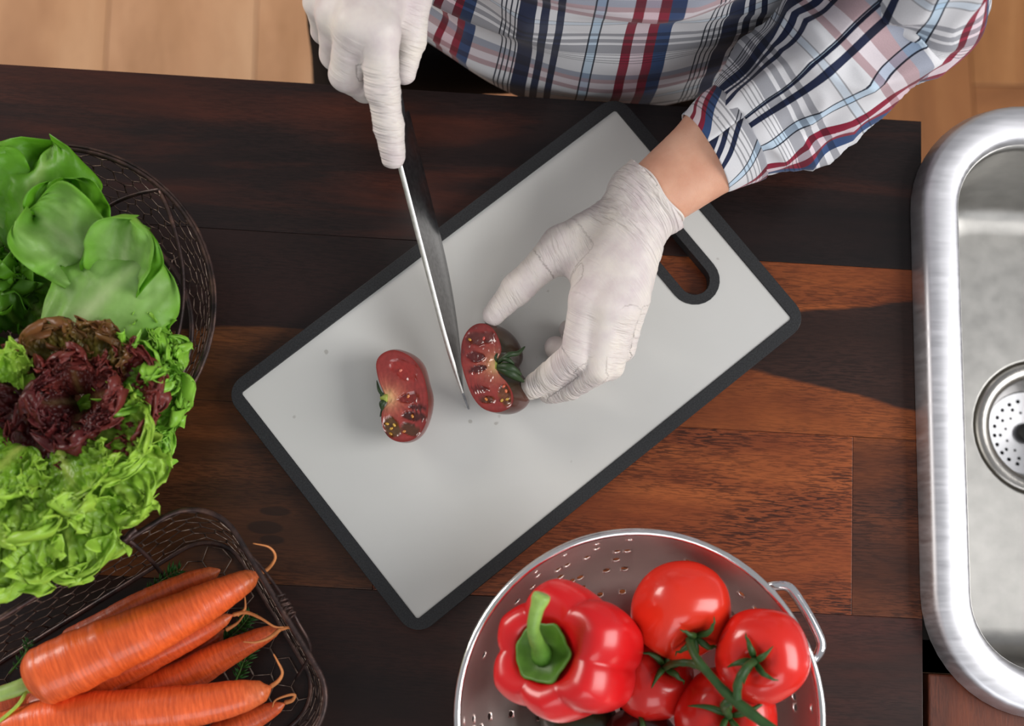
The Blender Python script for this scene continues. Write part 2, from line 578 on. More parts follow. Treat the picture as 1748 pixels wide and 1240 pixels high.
for (u0, v0, u1, v1) in ((-0.12, -0.09, LEFT + 0.12, -0.09), (-0.12, rows[-1] + 0.09, LEFT + 0.12, rows[-1] + 0.09)):
    a_, b_ = TC + E1 * u0 + E2 * v0, TC + E1 * u1 + E2 * v1
    c_ = (a_ + b_) / 2
    b = MB(); b.box((c_[0], c_[1], TZ - THK - 0.045), (np.linalg.norm(a_ - b_) / 2, 0.012, 0.044), [[*E1, 0], [*E2, 0], [0, 0, 1]])
    b.build('apron', leg_m, table, smooth=False, bevel=0.002)

# ------------------------------------------------------------------ sink
SZ = 0.021
sA, sB = at(1561, 330, 0.012), at(1579, 1010, 0.012)
s2 = (sA - sB)[:2]; s2 /= np.linalg.norm(s2); s1 = np.array([s2[1], -s2[0]])
top_p = at(1748, 178, 0.012); bot_p = at(1748, 1229, 0.012)
drain_p = at(1779, 731, -0.125)
half_w = float((drain_p - sA)[:2] @ s1)
vt, vb = float((top_p - sB)[:2] @ s2), float((bot_p - sB)[:2] @ s2)
half_h = (vt - vb) / 2
sc0 = sB[:2] + s2 * (vt + vb) / 2 + s1 * half_w
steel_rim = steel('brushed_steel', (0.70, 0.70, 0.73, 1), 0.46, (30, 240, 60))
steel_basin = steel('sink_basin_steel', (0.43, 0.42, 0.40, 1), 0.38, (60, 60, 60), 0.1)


def rrect(a, h, r, n=10):
    pts = []
    for cx, cy, a0 in ((a - r, h - r, 0), (-a + r, h - r, PI / 2), (-a + r, -h + r, PI), (a - r, -h + r, 1.5 * PI)):
        for k in range(n + 1):
            t = a0 + PI / 2 * k / n
            pts.append((cx + r * math.cos(t), cy + r * math.sin(t)))
    return np.array(pts)


def ring_at(off, z, r0=0.088):
    p = rrect(half_w - off, half_h - off, max(r0 - off, 0.03), 12)
    q = []
    for k in range(len(p)):
        a, c = p[k], p[(k + 1) % len(p)]
        q += [a + (c - a) * f for f in (np.linspace(0, 1, 14, endpoint=False) if k % 13 == 12 else (0.0,))]
    p = np.array(q)
    w = sc0 + p[:, :1] * s1 + p[:, 1:] * s2
    return np.hstack([w, np.full((len(w), 1), TZ + z)])


sink = empty('kitchen_sink', (sc0[0], sc0[1], TZ - 0.19), 'stainless steel sink with wide brushed rim beside the table', 'sink')
prof = [(0.010, 0.0008), (0.0, 0.0008), (0.0, 0.003), (0.0035, 0.0165), (0.005, 0.0195), (0.008, 0.021), (0.016, 0.0212), (0.026, 0.0208), (0.0295, 0.0195), (0.032, 0.0165), (0.0335, 0.012)]
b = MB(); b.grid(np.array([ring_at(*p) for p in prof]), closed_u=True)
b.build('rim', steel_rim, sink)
prof = [(0.0335, 0.012), (0.035, 0.0), (0.0375, -0.08), (0.040, -0.105), (0.046, -0.118), (0.056, -0.1245), (0.066, -0.126)]
R_ = [ring_at(*p) for p in prof]
DR = 0.0578
dr_c = np.array([drain_p[0], drain_p[1]])
last = R_[-1]
dv = last[:, :2] - dr_c
circ = np.hstack([dr_c + dv / np.linalg.norm(dv, axis=1)[:, None] * DR, np.full((len(dv), 1), TZ - 0.1262)])
c2_ = circ.copy(); c2_[:, :2] = dr_c + (circ[:, :2] - dr_c) * 1.05; c2_[:, 2] = TZ - 0.1261
R_.append(ring_at(0.068, -0.1261)); R_.append(c2_); R_.append(circ)
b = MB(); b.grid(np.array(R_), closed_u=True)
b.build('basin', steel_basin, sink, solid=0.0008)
drain = empty('drain', (0, 0, 0), parent=sink)
b = MB()
th = np.linspace(0, 2 * PI, 48, endpoint=False)
P = np.array([np.stack([dr_c[0] + r * np.cos(th), dr_c[1] + r * np.sin(th), np.full(48, TZ + z)], 1)
              for r, z in ((0.0590, -0.1275), (0.0575, -0.1268), (0.0562, -0.1252), (0.052, -0.1246), (0.0470, -0.1252), (0.0447, -0.1275), (0.0428, -0.135), (0.0375, -0.152), (0.0358, -0.166))])
b.grid(P, closed_u=True)
b.build('flange', steel('drain_flange_steel', (0.48, 0.46, 0.43, 1), 0.25), drain)
b = MB()
th = np.linspace(0, 2 * PI, 48)
b.tube(np.stack([dr_c[0] + 0.0582 * np.cos(th[:-1]), dr_c[1] + 0.0582 * np.sin(th[:-1]), np.full(47, TZ - 0.1255)], 1), 0.0009, 6, closed=True)
b.build('seal', plain('dark_seal', srgb(62, 56, 44), 0.6), drain)
# strainer basket
b = MB()


def strain(u, v):
    return np.array([dr_c[0] + v * math.cos(u), dr_c[1] + v * math.sin(u), TZ - 0.158 - 0.003 * (1 - v / 0.035)])


NS = 44
radii = [0.0044, 0.0114, 0.0168, 0.0204, 0.0218, 0.0252, 0.0269, 0.0307, 0.0362]
for j in range(len(radii) - 1):
    for i in range(NS):
        u0, u1 = 2 * PI * i / NS, 2 * PI * (i + 1) / NS
        hole = (j == 2 and i % 4 == 0) or (j == 4 and i % 4 == 2) or (j == 6 and i % 2 == 0)
        if hole: cell_with_hole(b, strain, u0, u1, radii[j], radii[j + 1], 0.49)
        else: b.add([strain(u0, radii[j]), strain(u1, radii[j]), strain(u1, radii[j + 1]), strain(u0, radii[j + 1])], [(0, 1, 2, 3)])
st = b.build('strainer', steel('strainer_steel', (0.66, 0.66, 0.68, 1), 0.35), drain, weld=True)
b = MB()
P = np.array([np.stack([dr_c[0] + r * np.cos(th[:-1]), dr_c[1] + r * np.sin(th[:-1]), np.full(47, TZ + z)], 1)
              for r, z in ((0.0090, -0.1620), (0.0090, -0.155), (0.0080, -0.1525), (0.005, -0.1518), (0.0001, -0.1516))])
b.grid(P, closed_u=True)
b.build('knob', plain('black_knob', (0.02, 0.02, 0.02, 1), 0.4), drain)
b = MB()
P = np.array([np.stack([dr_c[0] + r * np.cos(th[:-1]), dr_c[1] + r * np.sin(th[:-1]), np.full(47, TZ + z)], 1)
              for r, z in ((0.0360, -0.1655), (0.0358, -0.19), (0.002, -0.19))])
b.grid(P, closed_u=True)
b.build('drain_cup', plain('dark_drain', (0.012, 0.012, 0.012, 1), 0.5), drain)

# cabinet and wooden worktop strip that carry the sink
cab = empty('sink_cabinet', (sc0[0] + 0.05, sc0[1], 0), 'dark cabinet with a reddish wood worktop strip under the sink', 'cabinet')
gx = 0.0016
wl = TC + E1 * gx
p_s = tab(at(1590, 1151))
b = MB()
c_ = TC + E1 * (p_s[0] * 0 + 0.0045 + 0.30) + E2 * (p_s[1] - 0.19)
b.box((c_[0], c_[1], TZ - 0.0185), (0.30, 0.19, 0.0175), [[*E1, 0], [*E2, 0], [0, 0, 1]])
wk = MB()
wk.box((0, 0, 0), (0.19, 0.30, 0.0175))
o = wk.build('worktop', wood('worktop_wood', srgb(52, 25, 18), srgb(100, 48, 28), srgb(134, 68, 38), 3.3, 9, 0.5, 0.4), None, smooth=False, bevel=0.0015, origin=(0, 0, 0))
o.rotation_euler = (0, 0, TA - PI / 2)
o.parent = cab; o.location = Vector((c_[0], c_[1], TZ - 0.0185)) - cab.location
grey = plain('dark_grey_panel', srgb(46, 40, 36), 0.6)
p_t = tab(at(1590, 420))
c_ = TC + E1 * (0.003 + 0.30) + E2 * ((p_s[1] + p_t[1]) / 2)
hv = abs(p_t[1] - p_s[1]) / 2 - 0.0006
fr = MB()
for (uu, vv, hu, hh) in ((0.0115, 0, 0.0115, hv), (0.021, -hv + 0.012, 0.021, 0.012)):
    cc = TC + E1 * (0.003 + uu) + E2 * ((p_s[1] + p_t[1]) / 2 + vv)
    fr.box((cc[0], cc[1], TZ - 0.040), (hu, hh, 0.02), [[*E1, 0], [*E2, 0], [0, 0, 1]])
fr.build('support_rail', grey, cab, smooth=False)
b = MB()
for (uu, vv, hu, hh) in ((0.012, -0.02, 0.009, 0.2), (0.588, -0.02, 0.009, 0.2), (0.30, -0.229, 0.297, 0.009), (0.30, 0.171, 0.297, 0.009)):
    cc = TC + E1 * (0.003 + uu) + E2 * (p_s[1] + vv)
    b.box((cc[0], cc[1], (TZ - 0.3) / 2), (hu, hh, (TZ - 0.302) / 2), [[*E1, 0], [*E2, 0], [0, 0, 1]])
b.build('carcass', grey, cab, smooth=False)

# ================================================================== CUTTING BOARD
BA = 0.6751
B1 = np.array([math.cos(BA), math.sin(BA)]); B2 = np.array([-math.sin(BA), math.cos(BA)])
BC = np.array([0.0411, 0.1917]) * CAM_H
BW, BH = 0.3395 * CAM_H, 0.1995 * CAM_H        # the pale panel
BT = 0.0125                                    # height of the board above the table


def bd(p):
    d = np.asarray(p)[:2] - BC
    return float(d @ B1), float(d @ B2)


def bw(u, v): return BC + B1 * u + B2 * v


board = empty('cutting_board', (BC[0], BC[1], TZ), 'grey-white plastic cutting board with black rubber rim and handle slot', 'cutting board')
fw = 0.0098
outer = rrect(BW / 2 + fw, BH / 2 + fw, 0.016, 8)
inner = rrect(BW / 2, BH / 2, 0.0022, 4)
hc = bd(at(1185, 478, BT))
hub = bd(at(1146.5, 420, BT))
hu_, hv_ = hc[0], hc[1]
ring_o, ring_i = 0.0195, 0.0118


def stad(r, vlen, n=12):
    p = []
    for k in range(n + 1): p.append((r * math.cos(PI * k / n), vlen + r * math.sin(PI * k / n)))
    for k in range(n + 1): p.append((r * math.cos(PI + PI * k / n), -vlen + r * math.sin(PI + PI * k / n)))
    return np.array(p)


vl = abs(hv_)
so = stad(ring_o, vl) + [hu_, 0]; si = stad(ring_i, vl) + [hu_, 0]
toW = lambda pts: [tuple(bw(*p)) for p in pts]
rub = NT('black_rubber')
rn = rub.noise(rub.coord('Object', (1, 1, 1)), 900, 2)
rub.bump(rn, 0.25, 0.0004)
rub = rub.set(rub.ramp(rn, [(0.3, srgb(24, 25, 27)), (0.7, srgb(44, 45, 47))]), 0.5, 0, 0.4)
b = MB(); b.prism(toW(outer), [toW(inner)], TZ + 0.0004, TZ + BT + 0.0011)
flat(b.build('rim', rub, board, bevel=0.0016), 0.6)
b = MB(); b.prism(toW(so), [toW(si)], TZ + 0.0004, TZ + BT + 0.0010)
flat(b.build('handle_grip', rub, board, bevel=0.0014), 0.6)
pt = NT('board_plastic')
pn = pt.noise(pt.coord('Object'), 9, 3)
pm = pt.noise(pt.coord('Object'), 260, 2)
sp_ = pt.ramp(pt.noise(pt.coord('Object', loc=(3, 1, 0)), 95, 1), [(0.78, (1, 1, 1, 1)), (0.82, (0.72, 0.70, 0.68, 1))])
cc = pt.mix(1.0, pt.ramp(pn, [(0.3, srgb(197, 197, 193)), (0.7, srgb(203, 203, 200))]), sp_, 'MULTIPLY')
pt.bump(pm, 0.05, 0.0004)
pt = pt.set(cc, 0.42, 0, 0.4)
b = MB(); b.prism(toW(rrect(BW / 2 - 0.0001, BH / 2 - 0.0001, 0.0021, 4)), [toW(stad(ring_o - 0.0001, vl) + [hu_, 0])], TZ + 0.002, TZ + BT)
flat(b.build('panel', pt, board), 0.5)
BZ = BT                                        # working height for what lies on the board

# ================================================================== FOOD
def pxm(px, py, z):
    """pixels per metre at a place"""
    d = CAM_R.T @ (at(px, py, z) - np.array([0, 0, TZ + CAM_H]))
    return FPX / -d[2]


def frame(n, hint=(0, 1, 0)):
    n = np.asarray(n, float); n = n / np.linalg.norm(n)
    x = np.cross(hint, n)
    if np.linalg.norm(x) < 1e-3: x = np.cross((1, 0, 0), n)
    x /= np.linalg.norm(x)
    return np.array([x, np.cross(n, x), n])


def lerp_prof(prof, n):
    """smooth resample of a list of (r, z)"""
    return cat_rom(np.array(prof, float), n)


M_calyx = tinted('green_stalk', 0.5, 0.4, 0.0, (400, 0.2, 0.0004), var=0.25, vscale=90)
M_tomato = tinted('tomato_skin', 0.24, 0.5, 0.0, (30, 0.03, 0.001), sss=0.12, coat=0.2, var=0.06, vscale=40)
M_flesh = tinted('tomato_flesh', 0.22, 0.6, 0.0, (260, 0.35, 0.0008), sss=0.15, coat=0.3, var=0.14, vscale=300)
M_darkskin = tinted('dark_tomato_skin', 0.2, 0.5, 0.0, None, coat=0.3, var=0.15, vscale=70)
M_seed = tinted('seed_gel', 0.12, 0.6, 0.0, None, coat=0.5, var=0.1)


def ncol(*c): return np.array(srgb(*c)[:3])


# ------------------------------------------------------------------ halved dark tomatoes on the board
def half_tomato(label, outline, face_z, tilt, stem, spread, depth, cav, seeds, calyx, skin, stem_dir):
    """outline: photograph points of the cut face; tilt: slope of the cut plane; the flesh hangs below it"""
    pts = np.array(outline, float)
    n = len(pts)
    P = np.vstack([pts, pts[:2], pts[2:3]])
    t = np.linspace(0, n, 72, endpoint=False)
    Pw = np.vstack([pts[-1:], pts, pts[:3]])
    i = np.floor(t).astype(int); f = (t - i)[:, None]
    a, b_, c, d = Pw[i], Pw[i + 1], Pw[i + 2], Pw[i + 3]
    ol = 0.5 * (2 * b_ + (c - a) * f + (2 * a - 5 * b_ + 4 * c - d) * f ** 2 + (3 * b_ - a - 3 * c + d) * f ** 3)
    c0 = pts.mean(0)

    def onface(p):
        # intersect the pixel ray with the tilted plane
        z = face_z
        for _ in range(6):
            w = at(p[0], p[1], z)
            z = face_z + (w[:2] - cw[:2]) @ np.array(tilt)
        return at(p[0], p[1], z)
    cw = at(c0[0], c0[1], face_z)
    O = np.array([onface(p) for p in ol])
    S = onface(np.array(stem))
    nrm = np.array([-tilt[0], -tilt[1], 1.0]); nrm /= np.linalg.norm(nrm)
    low = TZ + BZ + 0.0006
    # body: layers from the rim of the cut downwards
    lay, cols = [], []
    K = 12
    cen = O.mean(0)
    sh = np.array([spread[0], spread[1], 0.0])
    for k in range(K + 1):
        ph = k / K
        s_ = math.cos(ph * PI / 2) ** 0.62 if k < K else 0.02
        bul = math.sin(min(1, ph * 1.0) * PI)
        L = cen + (O - cen) * (s_ + 0.10 * bul) + sh * math.sin(ph * PI / 2) - nrm * depth * math.sin(ph * PI / 2)
        ang = np.arctan2(O[:, 1] - cen[1], O[:, 0] - cen[0])
        L = L + (L - cen) * (0.025 * np.cos(5 * ang + 1) * math.sin(ph * PI))[:, None]
        L[:, 2] = np.maximum(L[:, 2], low)
        lay.append(L)
        g = sstep(0.05, 0.07, np.linalg.norm(L - S, axis=1) * 0 + 0.06)
        ds = np.linalg.norm(L - S, axis=1)
        sk = ncol(*skin[0]) * (1 - sstep(0.012, 0.045, ds)[:, None]) + ncol(*skin[1]) * sstep(0.012, 0.045, ds)[:, None]
        cols.append(sk * (0.85 + 0.25 * noise(ang * 3, ph * 5, 0, 3))[:, None])
    root = empty('tomato_half', (cen[0], cen[1], low), label, 'tomato', 'halves of one dark tomato')
    b = MB(); b.grid(np.array(lay)[:, ::-1], closed_u=True)
    b.build('skin', M_darkskin, root, col=np.array(cols)[:, ::-1].reshape(-1, 3))
    # cut face: rings from the edge inwards, coloured by walls and seed chambers
    NR = 46
    rings, cf = [], []
    e1 = (O - cen)
    for k in range(NR + 1):
        s_ = 1 - k / NR
        L = cen + e1 * max(s_, 0.002) + nrm * 0.0002
        pxs = ol * s_ + c0 * (1 - s_)
        edge = 1 - s_
        col = np.tile(ncol(132, 44, 40), (len(L), 1))
        ds = np.hypot(pxs[:, 0] - stem[0], pxs[:, 1] - stem[1])
        an = np.arctan2(pxs[:, 1] - stem[1], pxs[:, 0] - stem[0])
        fib = 0.5 + 0.5 * noise(an * 9, ds * 0.02, 0, 5)
        col = col * (0.86 + 0.34 * fib)[:, None]
        core = np.exp(-(ds / 11.0) ** 2)[:, None]
        col = col * (1 - core) + ncol(222, 212, 140) * core
        core2 = (np.exp(-(ds / 26.0) ** 2) * (0.3 + 0.5 * fib))[:, None]
        col = col * (1 - core2) + ncol(214, 140, 108) * core2
        dep = np.zeros(len(L))
        for (cx, cy, ra, rb, ro, cc) in cav:
            dx, dy = pxs[:, 0] - cx, pxs[:, 1] - cy
            u = (dx * math.cos(ro) + dy * math.sin(ro)) / ra; v = (-dx * math.sin(ro) + dy * math.cos(ro)) / rb
            q = u * u + v * v + 0.35 * noise(pxs[:, 0] * 0.12, pxs[:, 1] * 0.12, 0, 8)
            m = (1 - sstep(0.6, 1.15, q))[:, None]
            col = col * (1 - m) + ncol(*cc) * m
            dep = np.maximum(dep, m[:, 0])
        rim = (1 - sstep(0.0, 0.09, np.full(len(L), edge)))[:, None]
        col = col * (1 - rim) + ncol(118, 28, 20) * rim
        L = L - nrm * (dep * 0.0016)[:, None] + nrm * (0.0004 * noise(pxs[:, 0] * 0.3, pxs[:, 1] * 0.3, 0, 4) * (1 - rim[:, 0]))[:, None]
        rings.append(L); cf.append(col)
    b = MB(); b.grid(np.array(rings), closed_u=True)
    b.build('cut_face', M_flesh, root, col=np.array(cf).reshape(-1, 3))
    rnd = random.Random(3)
    for (sx, sy, cc) in seeds:
        p = onface(np.array([sx, sy])) + nrm * 0.0002
        b = MB(); b.ball(p, 0.0012, 8, 6, frame(nrm, (math.cos(sx), math.sin(sx), 0)), (1.3, 0.85, 0.7))
        b.build('seed', M_seed, root, col=ncol(*cc))
    for path, r in calyx:
        w = [at(*q) for q in path]
        pp = cat_rom(w, 12)
        rr = r * np.sin(np.linspace(0.5, PI - 0.12, 12)) ** 0.7
        b = MB(); b.tube(pp, rr, 6)
        b.build('sepal', M_calyx, root, col=ncol(36, 56, 26))
    b = MB(); b.tube(cat_rom([S + nrm * 0.0012, S + nrm * 0.0006 + np.array([*stem_dir, 0]) * 0.006], 6), [0.0028, 0.003, 0.0028, 0.0024, 0.002, 0.0012], 8)
    b.build('stem_core', M_calyx, root, col=ncol(150, 160, 70))
    return root


half_tomato('halved dark tomato lying loose, its stem notch facing the lettuce basket',
            [(642, 622), (650, 606), (668, 598), (686, 601), (704, 612), (718, 630), (727, 655), (731, 685), (729, 716), (718, 740), (700, 753),
             (678, 754), (661, 744), (652, 725), (652, 704), (661, 687), (654, 668), (646, 648)],
            BZ + 0.030, (0.10, 0.10), (662, 680), (0.004, 0.003), 0.026,
            [(692, 632, 26, 16, 0.4, (140, 40, 34)), (698, 680, 20, 9, -0.1, (120, 34, 26)), (712, 696, 18, 5, 0.1, (74, 20, 16)), (706, 711, 22, 8, 0.05, (72, 24, 16)),
             (700, 733, 18, 10, 0.5, (80, 44, 24)), (668, 731, 15, 20, -0.2, (92, 62, 32))],
            [(661, 724, (196, 150, 50)), (668, 732, (188, 140, 40)), (673, 726, (200, 160, 60)), (667, 741, (170, 120, 30)), (697, 677, (200, 120, 60)),
             (704, 711, (190, 120, 40)), (690, 737, (180, 110, 40)), (684, 633, (206, 110, 90))],
            [([(660, 682, BZ + 0.029), (648, 668, BZ + 0.030), (643, 650, BZ + 0.022)], 0.0012), ([(658, 684, BZ + 0.029), (652, 690, BZ + 0.031), (653, 702, BZ + 0.026)], 0.0022),
             ([(657, 682, BZ + 0.027), (652, 676, BZ + 0.030), (655, 671, BZ + 0.030)], 0.0016), ([(655, 692, BZ + 0.026), (652, 704, BZ + 0.024), (649, 712, BZ + 0.02)], 0.0012)],
            [(58, 48, 26), (120, 30, 24)], (-0.9, 0.0))
half_tomato('halved dark tomato pinched between thumb and gloved index finger beside the blade',
            [(787, 604), (789, 583), (798, 565), (812, 554), (828, 553), (842, 562), (852, 580), (856, 600), (848, 618), (852, 638), (866, 654), (876, 674), (874, 692),
             (860, 702), (842, 704), (822, 696), (806, 676), (795, 648), (788, 622)],
            BZ + 0.030, (0.32, 0.02), (846, 624), (0.013, 0.003), 0.030,
            [(818, 577, 27, 13, -0.1, (104, 42, 36)), (812, 610, 17, 9, 0.1, (92, 26, 24)), (815, 630, 15, 6, -0.2, (80, 20, 18)), (818, 664, 15, 5, 0.0, (96, 26, 22)),
             (832, 683, 14, 7, 0.0, (92, 44, 24)), (862, 676, 11, 22, -0.2, (112, 64, 36))],
            [(802, 580, (206, 150, 50)), (857, 684, (190, 150, 60)), (864, 668, (214, 110, 70)), (860, 660, (200, 90, 60)), (866, 682, (180, 140, 50)), (830, 682, (200, 120, 50)), (826, 578, (200, 80, 70))],
            [([(850, 620, BZ + 0.037), (868, 606, BZ + 0.043), (884, 603, BZ + 0.040), (896, 592, BZ + 0.037)], 0.0020), ([(850, 626, BZ + 0.037), (870, 628, BZ + 0.042), (890, 640, BZ + 0.036)], 0.0034),
             ([(850, 628, BZ + 0.036), (872, 638, BZ + 0.041), (894, 652, BZ + 0.032)], 0.0034), ([(848, 618, BZ + 0.037), (846, 610, BZ + 0.039), (849, 603, BZ + 0.038)], 0.0011),
             ([(852, 614, BZ + 0.037), (866, 614, BZ + 0.043), (878, 622, BZ + 0.041)], 0.0018)],
            [(52, 44, 24), (84, 32, 24)], (0.9, 0.0))

# ------------------------------------------------------------------ steel colander
CZ = 0.100
cc0 = (at(1398, 1206, CZ) + at(785, 1222, CZ)) / 2
cR = np.linalg.norm(at(1398, 1206, CZ)[:2] - at(785, 1222, CZ)[:2]) / 2
ctop = at(1092, 913, CZ)
ccen = np.array([cc0[0], ctop[1] - cR])
colander = empty('steel_colander', (ccen[0], ccen[1], TZ), 'stainless steel colander with looped handle holding red pepper and tomatoes', 'colander')
cprof = lerp_prof([(0.004, 0.0125), (0.045, 0.0125), (0.066, 0.016), (0.088, 0.029), (0.105, 0.050), (0.117, 0.074), (0.1235, 0.093), (0.1250, CZ)], 60)
cprof[:, 0] *= cR / 0.1250


def cbowl(u, v):
    v = min(max(v, 0), 58.999); i = int(v); f = v - i
    r, z = cprof[i] * (1 - f) + cprof[i + 1] * f
    return np.array([ccen[0] + r * math.cos(u), ccen[1] + r * math.sin(u), TZ + z])


NC = 96
st_c = steel('colander_steel', (0.95, 0.83, 0.79, 1), 0.38, (25, 25, 25), 0.08)
b = MB()
rows_c = list(range(0, 60, 2))
for jj in range(len(rows_c) - 1):
    v0, v1 = rows_c[jj], rows_c[jj + 1]
    for i in range(NC):
        u0, u1 = 2 * PI * i / NC, 2 * PI * (i + 1) / NC
        k = jj - 8
        hole = 8 <= jj <= 24 and jj % 2 == 0 and ((i + 2 * (jj // 2)) % 6 in ((0, 3) if jj % 4 == 0 else (1,))) and (i // 12) % 2 == 0 or (8 <= jj <= 20 and jj % 4 == 0 and i % 6 == 0)
        if hole: cell_with_hole(b, cbowl, u0, u1, v0, v1, 0.42)
        else: b.add([cbowl(u0, v0), cbowl(u1, v0), cbowl(u1, v1), cbowl(u0, v1)], [(0, 1, 2, 3)])
b.build('bowl', st_c, colander, weld=True, solid=0.0009)
th = np.linspace(0, 2 * PI, 96, endpoint=False)
b = MB(); b.tube(np.stack([ccen[0] + (cR + 0.0018) * np.cos(th), ccen[1] + (cR + 0.0018) * np.sin(th), np.full(96, TZ + CZ)], 1), 0.0026, 8, closed=True)
b.build('rim', steel('polished_steel', (0.82, 0.80, 0.79, 1), 0.16), colander)
b = MB()
for r_, z_ in ((0.052, 0.0025),):
    P = np.array([np.stack([ccen[0] + r * np.cos(th), ccen[1] + r * np.sin(th), np.full(96, TZ + z)], 1) for r, z in ((0.058, 0.0135), (0.055, 0.008), (0.056, 0.0008), (0.058, 0.0008), (0.0585, 0.008), (0.061, 0.0138))])
    b.grid(P, closed_u=True)
b.build('foot_ring', st_c, colander)
chrome = steel('handle_steel', (0.80, 0.80, 0.82, 1), 0.10)
hp = [at(1306, 1004, CZ - 0.012), at(1326, 1000, CZ - 0.008), at(1347, 1003, CZ - 0.006), at(1366, 1028, CZ - 0.006), at(1386, 1062, CZ - 0.006), at(1400, 1094, CZ - 0.006), at(1399, 1112, CZ - 0.006), at(1388, 1127, CZ - 0.008), at(1376, 1136, CZ - 0.012)]
b = MB(); b.tube(cat_rom(hp, 40), 0.0035, 10)
b.build('handle', chrome, colander)
hp2 = [np.array([2 * ccen[0] - p[0], 2 * ccen[1] - p[1], p[2]]) for p in hp]
b = MB(); b.tube(cat_rom(hp2, 40), 0.0035, 10)
b.build('handle', chrome, colander)

# ------------------------------------------------------------------ red bell pepper
pep_c = at(972, 1124, 0.088)
pax = frame((-0.52, 0.10, 0.85), (0, 1, 0))
PN, PM = 120, 64
PEP_R, PEP_H = 0.0490, 0.090


def pepper_pt(th, s):
    """s: 0 at the stem pit, 1 at the blossom end"""
    lob = np.cos(th * 2.5) ** 2
    ct = np.array([[-0.25, 0.0], [0.35, 0.25], [0.7, 0.72], [0.93, 0.9], [1.0, 0.66], [0.98, 0.30], [0.90, -0.1], [0.78, -0.5], [0.55, -0.85], [0.25, -0.97], [0.03, -0.92]])
    return ct, lob


ctl = np.array([[0.02, 0.66], [0.20, 0.66], [0.38, 0.74], [0.58, 0.90], [0.80, 0.90], [0.97, 0.66], [1.02, 0.32], [0.98, -0.05], [0.90, -0.40], [0.76, -0.72], [0.52, -0.94], [0.26, -1.0], [0.02, -0.93]])
pp_ = cat_rom(ctl, PM)
th = np.linspace(0, 2 * PI, PN, endpoint=False)
lobe_c = np.array([0.35, 1.55, 2.55, 3.65, 4.75, 5.65])
groove = np.zeros(PN); gain = np.zeros(PN)
lobe_amp = np.array([1.10, 1.02, 0.90, 0.92, 0.86, 1.02])
srt = np.sort(lobe_c)
for i_, t_ in enumerate(th):
    d = np.abs((t_ - lobe_c + PI) % (2 * PI) - PI)
    o_ = np.argsort(d)
    a_, b_ = d[o_[0]], d[o_[1]]
    groove[i_] = (b_ - a_) / (b_ + a_ + 1e-6)            # 0 in the groove, 1 on a lobe
    w_ = np.exp(-(d / 0.45) ** 2)
    gain[i_] = (w_ * lobe_amp).sum() / w_.sum()
gr = np.sqrt(np.clip(groove, 0, 1) + 0.02)
P = np.zeros((PM, PN, 3)); C = np.zeros((PM, PN, 3))
for j in range(PM):
    r, z = pp_[j]
    strength = sstep(0.15, 0.55, r)
    rr = r * (1 - strength * 0.20 * (1 - gr)) * (1 + (gain - 1) * strength)
    zz = z + (0.07 * (gr - 0.6) if z > 0.3 else 0.04 * (gr - 0.6)) * strength
    P[j] = np.stack([rr * np.cos(th) * PEP_R, rr * np.sin(th) * PEP_R, zz * PEP_H / 2 + 0 * th], 1) @ pax + pep_c
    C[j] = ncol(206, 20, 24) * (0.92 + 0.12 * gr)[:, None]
M_pep = tinted('pepper_skin', 0.31, 0.5, 0.0, (22, 0.05, 0.001), sss=0.08, coat=0.15, var=0.05, vscale=30)
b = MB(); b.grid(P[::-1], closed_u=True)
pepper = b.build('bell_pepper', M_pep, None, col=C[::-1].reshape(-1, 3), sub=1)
tag(pepper, 'glossy red bell pepper with green stem, largest fruit in the colander', 'pepper')
# green cap and stem
M_cap = tinted('pepper_stem_green', 0.42, 0.4, 0.0, (500, 0.2, 0.0003), var=0.2, vscale=140)
NP2 = 48
tc = np.linspace(0, 2 * PI, NP2, endpoint=False)
rad = 1 + 0.035 * np.cos(6 * tc + 0.6) + 0.03 * np.cos(5 * tc) + 0.02 * np.cos(11 * tc)
rings, cols = [], []
for r, z in ((0.0006, 0.0330), (0.007, 0.0332), (0.011, 0.0342), (0.0145, 0.0362), (0.0175, 0.0388), (0.0192, 0.0396), (0.0196, 0.0380), (0.018, 0.0340), (0.012, 0.0285), (0.001, 0.027)):
    k = 1 + (rad - 1) * (r / 0.018)
    rings.append(np.stack([r * k * np.cos(tc), r * k * np.sin(tc), np.full(NP2, z + 0.0004)], 1) @ pax + pep_c)
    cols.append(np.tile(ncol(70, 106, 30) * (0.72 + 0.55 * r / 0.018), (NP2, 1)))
b = MB(); b.grid(np.array(rings)[::-1], closed_u=True)
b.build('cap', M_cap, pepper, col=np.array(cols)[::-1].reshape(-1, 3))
sp0 = np.array([-0.003, -0.001, 0.0325]) @ pax + pep_c
st_path = cat_rom([sp0, at(911, 1080, 0.139), at(914, 1050, 0.147), at(925, 1016, 0.152)], 24)
b = MB(); b.tube(st_path, np.interp(np.linspace(0, 1, 24), [0, 0.12, 0.4, 0.8, 0.93, 1], [0.0080, 0.0050, 0.0040, 0.0046, 0.0060, 0.0056]), 12)
cs = np.repeat(np.linspace(0, 1, 24), 12)[:, None]
b.build('stem', M_cap, pepper, col=ncol(84, 130, 44) * (1 - cs) + ncol(150, 184, 92) * cs)


